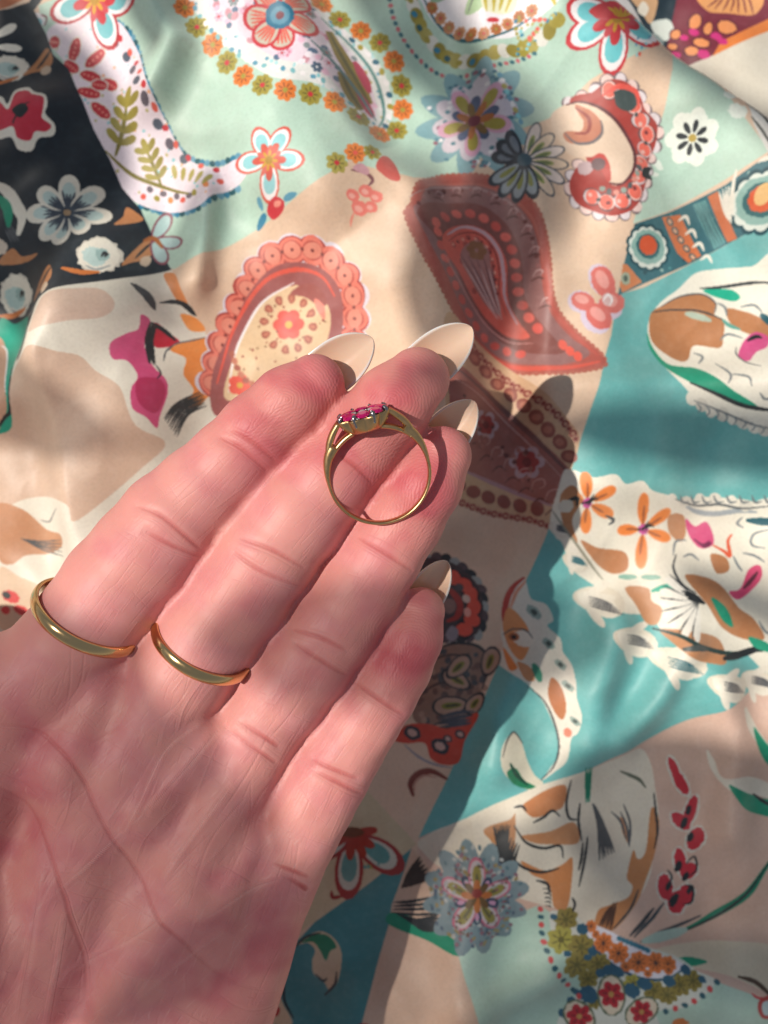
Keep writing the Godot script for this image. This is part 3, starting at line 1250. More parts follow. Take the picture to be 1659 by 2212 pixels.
func flower(x: float, y: float, r: float, n: int, c: Color, mid: Color, turn := 0.0) -> void:
	for i in n:
		var a := Vector2.from_angle(deg_to_rad(turn + 360.0 * i / n))
		oval(x + a.x * r * 0.62, y + a.y * r * 0.62, r * 0.46, r * 0.36, turn + 360.0 * i / n, c, 0.08)
	oval(x, y, r * 0.5, r * 0.5, 0, c)
	for i in n:
		var a := Vector2.from_angle(deg_to_rad(turn + 360.0 * i / n))
		oval(x + a.x * r * 0.5, y + a.y * r * 0.5, r * 0.26, r * 0.07, turn + 360.0 * i / n, c.darkened(0.35))
	oval(x, y, r * 0.24, r * 0.24, 0, mid)


# The outlined blossom of the mint patches: white petals with a watercolour heart.
func blossom(x: float, y: float, r: float, turns: Array, line: Color, wash: Color, heart: Color, mid: Color) -> void:
	for t in turns:
		petal(x, y, t, r, r * 0.36, line, 0.0, 0.08)
	for t in turns:
		petal(x, y, t, r * 0.93, r * 0.30, WHITE, r * 0.06, 0.06)
	for t in turns:
		petal(x, y, t, r * 0.83, r * 0.22, wash, r * 0.2)
	for t in turns:
		petal(x, y, t, r * 0.52, r * 0.13, heart, 0.0)
		petal(x, y, t + 30.0, r * 0.42, r * 0.09, heart.lightened(0.12), 0.0)
	for i in 8:
		petal(x, y, i * 45.0 + 10.0, r * 0.28, r * 0.05, mid, 0.0)
	oval(x, y, r * 0.11, r * 0.11, 0, mid.darkened(0.15))


# Little marks strewn over a shape.
func sprinkle(a: Array, count: int, r: float, colors: Array) -> void:
	var p := pts(a)
	var box := Rect2(p[0], Vector2.ZERO)
	for v in p:
		box = box.expand(v)
	for i in count:
		var v := box.position + Vector2(rng.randf(), rng.randf()) * box.size
		if Geometry2D.is_point_in_polygon(v, p):
			var w := (v - O) * grid
			oval(w.x, w.y, r * rng.randf_range(0.6, 1.2), r * rng.randf_range(0.6, 1.0), rng.randf() * 180.0, colors[rng.randi() % colors.size()])


# Marks at even steps along a line: kind 0 a flower, 1 a bead, 2 a loop of lace.
func along(a: Array, step: float, kind: int, r: float, colors: Array, closed := false) -> void:
	var p := smooth(pts(a), closed, 8)
	if closed:
		p.append(p[0])
	var gone := 0.0
	var next := 0.0
	var k := 0
	for i in p.size() - 1:
		var d := p[i].distance_to(p[i + 1]) * grid
		while next < gone + d:
			var w := (p[i].lerp(p[i + 1], (next - gone) / d) - O) * grid
			var c: Color = colors[k % colors.size()]
			if kind == 0:
				flower(w.x, w.y, r, 8, c, RED if k % 2 else OLIVE, rng.randf() * 45.0)
			elif kind == 1:
				oval(w.x, w.y, r, r * 0.8, rng.randf() * 90.0, c)
			else:
				oval(w.x, w.y, r, r, 0, c)
				oval(w.x, w.y, r * 0.55, r * 0.55, 0, colors[(k + 1) % colors.size()])
			next += step
			k += 1
		gone += d


func hairs(a: Array, b: Array, n: int, w: float, c: Color) -> void:      # n lines between two brush lines
	for i in n:
		var l := []
		var t := float(i) / maxf(n - 1, 1)
		for k in a.size():
			l.append(lerpf(a[k], b[k], t) + rng.randf_range(-4, 4))
		brush(l, w, c, 0.2)


func rose(x: float, y: float, r: float) -> void:                         # pale rose with a dark eye
	oval(x, y, r * 1.04, r * 0.96, 20, CREAM.darkened(0.1), 0.1)
	oval(x, y, r * 0.96, r * 0.9, 20, CREAM, 0.07)
	oval(x - r * 0.15, y + r * 0.1, r * 0.6, r * 0.5, 30, Color("#b4cfcb"), 0.12)
	oval(x + r * 0.2, y, r * 0.34, r * 0.3, 40, Color("#93b3b0"), 0.2)
	brush([x + r * 0.16, y + r * 0.12, x + r * 0.26, y - r * 0.12, x + r * 0.38, y - r * 0.06, x + r * 0.3, y + r * 0.1], r * 0.16, INK)
	brush([x - r * 0.5, y + r * 0.62, x, y + r * 0.8, x + r * 0.6, y + r * 0.5], r * 0.1, GREY)


func leaf_sprig(x: float, y: float, turn: float, s: float, c: Color) -> void:
	var e := Vector2.from_angle(deg_to_rad(turn))
	brush([x, y, x + e.x * s, y + e.y * s], s * 0.09, c.darkened(0.2))
	for i in 4:
		var q := Vector2(x, y) + e * s * (0.25 + 0.22 * i)
		petal(q.x, q.y, turn - 55, s * 0.36, s * 0.09, c)
		petal(q.x, q.y, turn + 55, s * 0.36, s * 0.09, c.darkened(0.08))
	petal(x + e.x * s * 0.85, y + e.y * s * 0.85, turn, s * 0.4, s * 0.1, c)


func draw_print() -> Image:
	rng.seed = 11
	pk = 3072.0 / (PRINT_W + 2 * PAD)
	pic = Image.create(3072, 3976, false, Image.FORMAT_RGB8)
	pic.fill(PEACH)
	print_grounds()
	print_mint()
	print_navy()
	print_left_painting()
	print_brick()
	print_right_top()
	print_teal()
	print_low_right()
	print_low_left()
	pic.resize(1130, 1463, Image.INTERPOLATE_BILINEAR)           # the dye bleeds a little
	pic.resize(1536, 1988, Image.INTERPOLATE_CUBIC)
	pic.convert(Image.FORMAT_RGBA8)
	stain(0.012, 3, 41, Color(1, 0.97, 0.93), 0.12)
	stain(0.010, 3, 42, Color(0.32, 0.22, 0.18), 0.14)
	stain(0.11, 2, 43, Color(1, 1, 1), 0.07)
	stain(0.35, 1, 44, Color(0.2, 0.18, 0.16), 0.07)
	pic.convert(Image.FORMAT_RGB8)
	return pic


# Uneven take-up of the dye: a thin layer of one colour, laid on by noise.
func stain(fine: float, octaves: int, number: int, c: Color, most: float) -> void:
	var n := FastNoiseLite.new()
	n.seed = number
	n.frequency = fine
	n.fractal_octaves = octaves
	var grey := n.get_image(768, 994, false, false, true).get_data()
	var rgba := PackedByteArray()
	rgba.resize(grey.size() * 4)
	var r := int(c.r * 255.0)
	var g := int(c.g * 255.0)
	var b := int(c.b * 255.0)
	for i in grey.size():
		rgba[i * 4] = r
		rgba[i * 4 + 1] = g
		rgba[i * 4 + 2] = b
		rgba[i * 4 + 3] = int(maxf(grey[i] - 112.0, 0.0) * most * 1.8)
	var layer := Image.create_from_data(768, 994, false, Image.FORMAT_RGBA8, rgba)
	layer.resize(1536, 1988, Image.INTERPOLATE_BILINEAR)
	pic.blend_rect(layer, Rect2i(0, 0, 1536, 1988), Vector2i.ZERO)


func print_grounds() -> void:
	org(0, 0)
	# mint
	area([450, -30, 4300, -30, 4248, 351, 3990, 480, 3798, 570, 3549, 789, 3318, 915, 3150, 1020, 3000, 1140, 2670, 1260, 2280, 1185, 2160, 1275, 1959, 1395, 1659, 1545, 1410, 1680, 1180, 1800, 300, 1500, 250, 30], MINT)
	area([4317, 395, 4317, 501, 4269, 759, 4188, 1059, 4077, 1479, 4320, 1380, 4680, 1185, 4920, 1040, 4770, 840, 4590, 600], MINT)
	# teal
	area([3975, 1935, 4158, 1875, 4977, 1440, 5030, 1440, 5030, 4410, 4560, 4620, 4200, 4800, 3600, 5070, 2715, 5445, 2880, 5100, 3060, 4680, 3225, 4320, 3405, 3750, 3540, 3450, 3678, 3018, 3780, 2670, 3930, 2190], TEAL)
	# pale painted patch below right, pinkish ground
	area([2715, 5445, 3600, 5070, 4560, 4620, 5030, 4400, 5030, 6700, 2600, 6700], Color("#cfae9c"))
	# mint below
	area([2955, 6105, 3180, 6000, 3490, 5838, 4000, 6230, 4557, 6309, 5030, 6480, 5030, 6700, 3090, 6700], MINT)
	# dark teal at the foot
	area([2670, 5508, 2538, 5838, 2520, 5979, 2349, 6579, 2330, 6700, 1500, 6700, 1850, 6200, 2040, 5967], Color("#3f8388"))
	area([2520, 5979, 2955, 6105, 3000, 6270, 3090, 6540, 3110, 6700, 2330, 6700, 2349, 6579], Color("#d3b39c"))
	area([2050, 5100, 2300, 5050, 2700, 5480, 2040, 5967, 1850, 6100], Color("#c9ba98"))


func print_mint() -> void:
	org(0, 0)
	# long white paisley tail, scalloped in blue
	var tail := [290, 220, 420, 130, 620, 110, 800, 200, 900, 340, 975, 510, 1035, 680, 1110, 850, 1200, 1020, 1300, 1110, 1440, 1155, 1580, 1130, 1660, 1190, 1590, 1270, 1440, 1320, 1320, 1400, 1150, 1400, 930, 1350, 780, 1200, 600, 800, 440, 440]
	along([800, 210, 890, 300, 965, 490, 1025, 660, 1100, 840, 1190, 1010, 1300, 1090, 1440, 1130, 1590, 1115], 36, 1, 22, [BLUE, BLUE.lightened(0.25), DEEP])
	along([930, 1360, 1150, 1410, 1320, 1410, 1440, 1330, 1590, 1290], 40, 1, 24, [BLUE, DEEP, BLUE.lightened(0.25)])
	blob(tail, LILAC.lightened(0.25))
	sprinkle(tail, 420, 11, [WHITE, ORANGE.lightened(0.35), AQUA, LILAC, OLIVE.lightened(0.3), WHITE])
	along([760, 300, 850, 420, 920, 570, 980, 700, 1040, 830, 1120, 970, 1230, 1080], 128, 1, 34, [Color("#5b5560"), Color("#4d5866")])
	along([800, 290, 890, 420, 965, 570, 1020, 710, 1080, 840, 1150, 960, 1250, 1070, 1350, 1140, 1480, 1180], 112, 1, 22, [RED, CORAL])
	along([940, 1290, 1080, 1310, 1220, 1330, 1330, 1290, 1440, 1250, 1540, 1210], 90, 1, 22, [CORAL, OLIVE, ORANGE])
	along([980, 1240, 1130, 1290, 1290, 1320], 95, 1, 24, [Color("#6a6068")])
	for d in [[480, 320, 75, -70], [620, 385, 80, -35], [460, 430, 60, 40], [590, 500, 70, 20], [720, 560, 62, 35], [590, 620, 70, 10], [670, 740, 75, 40], [345, 260, 34, 10], [650, 560, 50, 10]]:
		oval(d[0], d[1], d[2] + 10, 44, d[3], CREAM)
		oval(d[0], d[1], d[2], 36, d[3], RED, 0.06)
		for k in 4:
			var e: Vector2 = Vector2.from_angle(deg_to_rad(d[3])) * (k - 1.5) * d[2] * 0.42
			oval(d[0] + e.x, d[1] + e.y, 9, 9, 0, ROSE)
	leaf_sprig(760, 1030, -72, 330, OLIVE)
	leaf_sprig(1060, 1230, -112, 260, OLIVE)
	brush([700, 1000, 860, 1140, 1050, 1220, 1250, 1300], 26, OLIVE.darkened(0.2))
	for k in 5:
		petal(1150 + k * 50, 1180 + k * 22, -100 + k * 14, 90, 22, OLIVE.lightened(0.1))
	# blossom over it
	blossom(640, 40, 300, [70, 170, 15, 250, 310], RED.darkened(0.1), Color("#6fb7bd"), RED, Color("#d8a030"))
	brush([180, 130, 240, 90, 300, 110, 280, 160], 10, MAROON)
	oval(235, 120, 50, 40, 20, WHITE, 0.1)
	oval(240, 130, 30, 22, 20, AQUA)
	# blossom at the tail's end
	org(553, 0)
	blossom(130, 1180, 210, [-112, -58, 5, 92, 185], CORAL.darkened(0.05), AQUA.lightened(0.1), CORAL.darkened(0.08), Color("#c79a34"))
	blob([110, 1400, 160, 1370, 215, 1410, 200, 1460, 140, 1490, 100, 1450], RED)
	oval(170, 1410, 26, 18, 0, ROSE)
	petal(30, 1540, -60, 110, 28, BLUE)
	petal(70, 1430, -110, 80, 18, BLUE.lightened(0.2))
	petal(300, 1380, 170, 90, 26, BLUE.lightened(0.15))
	# the great paisley of little blossoms
	var heart := [-480, -60, -360, 180, -200, 380, 0, 560, 180, 680, 420, 700, 640, 800, 800, 900, 880, 760, 860, 560, 760, 380, 600, 230, 420, 60, 330, -60]
	blob(heart, Color("#dfe0dc"))
	sprinkle(heart, 500, 13, [AQUA, WHITE, AQUA.lightened(0.3), OLIVE.lightened(0.25), WHITE, BLUE.lightened(0.25)])
	var core := [-380, -60, -300, 120, -160, 300, 20, 440, 200, 560, 420, 600, 600, 720, 760, 800, 770, 640, 680, 450, 540, 310, 380, 120, 240, -60]
	blob(core, LILAC)
	sprinkle(core, 240, 26, [Color("#e6b9cd"), GREY, LILAC.lightened(0.4), Color("#c9909c"), Color("#59718c")])
	for k in 46:
		var q := Vector2(rng.randf_range(-340, 560), rng.randf_range(-40, 600))
		if Geometry2D.is_point_in_polygon(q / grid + O, pts(core)):
			flower(q.x, q.y, 34, 6, [Color("#e9c5d6"), Color("#56697f"), GREY, Color("#d98fa5")][k % 4], [RED, WHITE][k % 2])
	# strokes and beads of its inner leaf
	for l in [[480, 270, 560, 430, 650, 560, 740, 690], [560, 560, 620, 680, 690, 760]]:
		brush(l, 90, Color("#8d7a3c"), 0.5)
		brush(l, 26, Color("#5f5a34"), 0.4)
	brush([640, 440, 700, 540, 740, 620], 60, Color("#b34457"), 0.4)
	brush([660, 640, 720, 720, 760, 780], 60, Color("#b34457"), 0.4)
	brush([380, 420, 520, 520, 680, 660, 780, 800], 24, Color("#5d7f83"))
	brush([430, 180, 620, 330, 770, 520, 830, 720, 790, 860], 22, Color("#5d8a86"))
	# its red flower with the blue eye
	for t in [[-125, 190], [175, 185], [85, 190], [20, 200], [-50, 195], [128, 190]]:
		petal(190, 265, t[0], t[1] + 46, 100, RED.lightened(0.05))
		petal(190, 265, t[0], t[1] + 22, 80, Color("#c9bfae"), 40)
		for k in 5:
			petal(190, 265, t[0] - 16 + k * 8, t[1], 8, CORAL, 60)
	oval(190, 265, 92, 84, 0, Color("#1e6d8e"), 0.05)
	oval(190, 265, 62, 56, 0, BLUE.lightened(0.15), 0.05)
	oval(190, 265, 26, 24, 0, MAROON)
	# border of orange and olive flowers
	along([-500, -120, -430, 130, -340, 290, -250, 390, -170, 500, -80, 590, 10, 670, 110, 720, 250, 760, 410, 770, 580, 810, 700, 850, 850, 920, 930, 800, 955, 640, 930, 500, 880, 390, 800, 290, 700, 220, 600, 170, 480, 100, 400, 10, 340, -80], 150, 0, 66, [Color("#d9762f"), OLIVE])
	along([-420, 0, -340, 190, -220, 350, -60, 500, 100, 590, 300, 640, 500, 690, 700, 810], 62, 1, 18, [BLUE.lightened(0.2), AQUA.darkened(0.1), WHITE])
	along([840, 820, 870, 700, 850, 560, 780, 430, 680, 330, 560, 230], 70, 1, 22, [Color("#36657a"), WHITE, OLIVE])
	# little flowers on the seam
	flower(545, 1210, 62, 7, OLIVE.lightened(0.1), RED)
	flower(655, 1130, 62, 8, ORANGE, CORAL)
	flower(760, 1105, 52, 7, OLIVE, RED)
	# the ring of blossoms above
	blob([1030, -60, 1070, 30, 1140, 130, 1250, 220, 1390, 300, 1500, 320, 1660, 300, 1820, 200, 1930, 110, 1990, -60], Color("#e9e6ea"))
	along([985, -60, 1020, 60, 1080, 190, 1180, 300, 1300, 380, 1440, 430, 1560, 400, 1700, 380, 1850, 300, 1950, 190], 62, 1, 52, [OLIVE, OLIVE.lightened(0.12), Color("#dad9cf"), OLIVE.darkened(0.1)])
	along([985, -60, 1010, 60, 1070, 200, 1180, 310, 1300, 390, 1440, 440], 85, 1, 22, [DEEP, OLIVE, BLUE])
	brush([1080, 0, 1160, 130, 1290, 240, 1430, 310, 1560, 290, 1760, 200], 20, DEEP)
	along([1140, 60, 1200, 120, 1270, 190, 1350, 240, 1450, 280, 1560, 250, 1680, 190, 1800, 150], 80, 0, 36, [Color("#b8703c"), Color("#c98657")])
	along([860, -30, 885, 110, 930, 220, 990, 310, 1080, 390, 1190, 455, 1300, 490, 1430, 505, 1560, 490, 1680, 455, 1790, 400], 40, 1, 17, [Color("#c76a70"), DEEP.lightened(0.15)])
	# its sketchy yellow and green heart
	brush([1250, -30, 1200, 0, 1130, 20], 40, Color("#8fae8e"))
	blob([1350, 130, 1380, 20, 1440, -60, 1490, 20, 1440, 130], Color("#a9c79a"))
	blob([1460, 130, 1470, -40, 1650, -40, 1650, 150], Color("#e6e8c8"))
	hairs([1470, -20, 1465, 60, 1480, 150], [1660, -20, 1640, 60, 1600, 150], 4, 22, Color("#c3b13f"))
	brush([1365, 130, 1410, 30, 1470, -20], 9, INK.lightened(0.3))
	oval(1520, 200, 40, 16, 0, RED)
	org(1106, 0)
	brush([170, -20, 200, 60, 240, 150], 34, Color("#c3b13f"))
	brush([300, -20, 360, 30, 380, 100, 350, 160], 60, Color("#9cc19c"))
	brush([380, 0, 400, 70, 410, 130], 9, INK.lightened(0.2))
	# grey star
	org(553, 0)
	for k in 10:
		petal(1410, 800, k * 36 - 80, 350, 88, Color("#7fa6ad"), 0, 0.1)
	for k in 10:
		petal(1410, 800, k * 36 - 80, 270, 74, Color("#cfc6cf"), 0)
	for k in 60:
		var a := Vector2.from_angle(rng.randf() * TAU) * rng.randf_range(170, 310)
		oval(1410 + a.x, 800 + a.y, 16, 13, 0, [Color("#5b8796"), Color("#93616f"), WHITE, Color("#4d7886")][k % 4])
	for k in 5:
		petal(1410, 800, k * 72 - 50, 240, 62, Color("#d5a0b8"), 40)
		petal(1410, 800, k * 72 - 50, 200, 40, OLIVE, 60)
		petal(1410, 800, k * 72 - 14, 150, 36, Color("#4a5878"), 40)
	for k in 7:
		petal(1410, 800, k * 51, 120, 26, [ORANGE.darkened(0.25), Color("#7a5a2a")][k % 2])
	oval(1410, 800, 40, 34, 0, MAROON)
	along([1560, 560, 1590, 640, 1640, 740, 1700, 860], 40, 1, 20, [BLUE.lightened(0.3), WHITE, OLIVE.lightened(0.2), AQUA])
	org(1106, 0)
	# big blossom on the seam
	blossom(620, 240, 300, [93, 195, 158, 20, -15], RED.lightened(0.02), Color("#6cc4ca"), RED, Color("#cf9a2c"))
	blob([450, 190, 520, 150, 640, 140, 740, 190, 700, 240, 600, 250, 500, 230], RED)
	hairs([560, 180, 600, 210, 620, 240], [720, 180, 690, 220, 640, 240], 5, 18, Color("#c8982a"))
	sprinkle([0, 180, 260, 200, 60, 420, 0, 420], 70, 14, [OLIVE, AQUA, CORAL, OLIVE.lightened(0.2), BLUE])
	sprinkle([740, 340, 930, 330, 720, 480], 26, 12, [AQUA, OLIVE.lightened(0.2), CORAL, BLUE.lightened(0.3)])
	# pale daisy on the mint triangle
	for k in 7:
		petal(1140, 930, k * 51.4 - 80, 175, 62, Color("#e6ece0"), 20)
		petal(1140, 930, k * 51.4 - 60, 150, 40, Color("#e6ece0"), 20)
	for k in 8:
		petal(1140, 930, k * 45 - 80, 105, 20, INK.lightened(0.08), 30)
	oval(1140, 930, 26, 24, 0, Color("#b59b4a"))
	for d in [[920, 1090, 50, 26, 40], [880, 1040, 30, 30, 0], [1400, 790, 60, 40, 30], [1350, 690, 40, 24, 20], [900, 1160, 30, 16, 0]]:
		oval(d[0], d[1], d[2], d[3], d[4], Color("#dfe8dc"), 0.15)


func print_navy() -> void:
	org(0, 0)
	area([-30, 70, 60, 55, 190, 10, 210, -30, 300, -30, 215, 60, 290, 210, 330, 335, 440, 440, 500, 570, 560, 690, 630, 870, 730, 1060, 800, 1230, 930, 1380, 1000, 1530, 1090, 1700, 1160, 1805, 900, 1880, 600, 1965, 300, 2060, -30, 2170], NAVY)
	area([-30, -30, 200, -30, 60, 40, -30, 70], Color("#b56a44"))
	# red flower
	blob([-20, 720, 60, 680, 110, 740, 140, 640, 220, 610, 270, 650, 340, 670, 360, 740, 350, 800, 400, 860, 390, 930, 310, 960, 270, 1040, 190, 1040, 150, 970, 60, 980, -20, 890], CREAM)
	blob([-20, 750, 50, 720, 120, 780, 150, 660, 220, 640, 260, 670, 330, 690, 335, 780, 330, 830, 380, 870, 350, 910, 290, 920, 260, 980, 190, 970, 160, 900, 60, 930, -20, 870], Color("#c4283f"))
	blob([150, 780, 210, 740, 250, 780, 210, 840, 170, 820], INK)
	hairs([200, 790, 230, 750, 260, 730], [200, 790, 170, 850, 160, 890], 4, 10, INK)
	oval(10, 800, 30, 24, 0, INK)
	# white daisy
	for t in [[-88, 250], [-42, 270], [5, 280], [45, 200], [100, 230], [132, 240], [178, 270], [-140, 240]]:
		petal(490, 1430, t[0], t[1], 76, CREAM, 30)
		petal(490, 1430, t[0], t[1] * 0.8, 46, Color("#b8d0cb"), 40)
		for k in 4:
			petal(490, 1430, t[0] - 15 + k * 10, t[1] * rng.randf_range(0.45, 0.62), 9, Color("#3a4552"), 20)
	oval(490, 1430, 24, 22, 0, Color("#a88c6a"))
	for d in [[75, 455, 108], [730, 1735, 125], [130, 1925, 130]]:
		rose(d[0], d[1], d[2])
	for d in [[20, 230, 90, -50], [30, 300, 80, -20]]:
		petal(d[0] - 60, d[1], d[3] + 20, 160, 34, CREAM)
	# brown scrolls
	for d in [[160, 500, 0, 0], [860, 1790, 0, 0], [290, 2000, 30, 30]]:
		blob([d[0], d[1], d[0] + 60, d[1] - 120, d[0] + 130, d[1] - 210, d[0] + 170, d[1] - 130, d[0] + 130, d[1] - 60, d[0] + 60, d[1] - 30], Color("#b77a4c"))
		brush([d[0] + 70, d[1] - 60, d[0] + 110, d[1] - 130, d[0] + 150, d[1] - 190], 16, INK)
		oval(d[0] + 130, d[1] - 50, 32, 40, 20, Color("#c9b39a"), 0.1)
	brush([-20, 590, 60, 570, 140, 520], 26, ORANGE.darkened(0.15))
	brush([520, 1830, 640, 1860, 750, 1850], 34, ORANGE.darkened(0.12))
	brush([-20, 2040, 80, 2045, 190, 2010], 36, ORANGE.darkened(0.1))
	blob([840, 1370, 900, 1400, 950, 1460, 790, 1510, 830, 1440], Color("#b77a4c"))
	blob([20, 1730, 120, 1640, 200, 1700, 320, 1695, 240, 1740], Color("#b77a4c"))
	brush([0, 1230, 80, 1270, 150, 1370, 190, 1450, 160, 1560], 84, CREAM)
	brush([20, 1300, 80, 1380, 90, 1500], 70, GREEN)
	hairs([100, 1480, 140, 1540, 170, 1600], [60, 1500, 90, 1560, 120, 1600], 4, 10, INK.lightened(0.3))
	oval(20, 1620, 70, 50, 30, Color("#cdbfae"), 0.1)
	# half a blossom on the seam
	for t in [-60, 10, 60]:
		petal(1010, 1580, t, 210, 60, MAROON.lightened(0.15))
		petal(1010, 1580, t, 190, 46, Color("#a9c6c4"), 20)
	brush([960, 1600, 1020, 1570, 1080, 1640], 30, ORANGE.darkened(0.3))


func print_left_painting() -> void:
	org(0, 603.5)
	area([-30, 340, 300, 240, 600, 150, 900, 60, 1160, -10, 1330, 330, 1480, 620, 1900, 900, 1500, 1900, -30, 3400], Color("#dcd8c9"))
	# green leaf and its bud
	blob([-30, 300, 100, 290, 230, 270, 220, 420, 170, 620, 150, 900, 110, 990, -30, 1060], Color("#0f9b80"))
	blob([-30, 400, 60, 470, 110, 640, 125, 820, 80, 920, -30, 1000], Color("#c39a80"))
	brush([10, 430, 60, 470, 100, 600, 125, 760], 14, WHITE)
	brush([0, 1000, 90, 910, 140, 850, 160, 600], 20, INK)
	hairs([230, 260, 260, 360, 190, 560], [330, 250, 320, 340, 220, 560], 7, 26, INK)
	# washes of tan
	blob([440, 230, 640, 170, 780, 160, 860, 250, 800, 340, 640, 380, 480, 420, 380, 430], TAN.lightened(0.1))
	blob([180, 640, 380, 530, 560, 560, 680, 580, 760, 660, 900, 760, 980, 980, 1130, 1080, 980, 1250, 620, 1560, 560, 1460, 340, 1410, 200, 1420, -30, 1460, -30, 1060, 120, 960], TAN)
	blob([-30, 1470, 160, 1490, 300, 1620, 420, 1650, 430, 1720, 300, 1780, 160, 1790, 60, 1850, -30, 1800], BROWN.lightened(0.12))
	blob([-30, 1880, 120, 1930, 260, 1990, 330, 2100, 200, 2200, 60, 2260, -30, 2250], Color("#d0b597"))
	hairs([130, 1680, 260, 1700, 420, 1690], [150, 1690, 280, 1760, 440, 1790], 5, 9, INK.lightened(0.2))
	brush([270, 1560, 330, 1570, 380, 1520, 440, 1480], 9, INK.lightened(0.3))
	# pink splash
	blob([990, 290, 1040, 330, 1010, 470, 1060, 600, 1140, 690, 1150, 780, 1110, 920, 1090, 990, 1040, 930, 970, 880, 960, 760, 990, 680, 930, 590, 850, 580, 840, 490, 920, 420, 980, 380], Color("#c94a78"))
	blob([990, 700, 1110, 690, 1140, 780, 1090, 900, 1000, 840], Color("#ae2c57"))
	blob([1060, 330, 1150, 390, 1200, 440, 1120, 480, 1060, 470], Color("#b81f33"))
	hairs([1040, 330, 1020, 450, 1040, 590], [1070, 330, 1050, 450, 1080, 600], 4, 20, INK)
	brush([1040, 330, 1110, 370, 1180, 430], 26, INK)
	brush([1080, 600, 1110, 650, 1090, 690], 9, INK)
	brush([1190, 440, 1130, 500, 1120, 570], 9, INK.lightened(0.2))
	# orange
	blob([1110, 20, 1180, 20, 1230, 130, 1260, 210, 1200, 190, 1150, 110], Color("#d9884f"))
	blob([1210, 260, 1300, 280, 1350, 350, 1270, 360, 1230, 320], Color("#e8914a"))
	blob([1150, 490, 1250, 420, 1390, 400, 1420, 520, 1470, 640, 1400, 730, 1300, 860, 1250, 820, 1290, 740, 1230, 640, 1240, 540], Color("#e5883f"))
	brush([1140, 500, 1180, 450, 1270, 420, 1360, 390], 10, INK.lightened(0.3))
	hairs([1340, 740, 1200, 830, 1130, 930], [1360, 830, 1260, 900, 1190, 1040], 8, 13, INK.lightened(0.05))
	hairs([930, 90, 1000, 160, 1050, 240], [990, 120, 1040, 180, 1060, 250], 4, 30, INK.lightened(0.15))
	hairs([1090, 200, 1200, 190, 1280, 260], [1180, 200, 1250, 210, 1300, 270], 4, 22, INK.lightened(0.05))
	# red berries at the foot
	for d in [[50, 2060, 62, 40, 20], [120, 2150, 60, 30, 20], [10, 2150, 30, 26, 0]]:
		oval(d[0], d[1], d[2], d[3], d[4], Color("#c93a38"), 0.1)
	oval(20, 2050, 30, 22, 30, INK)


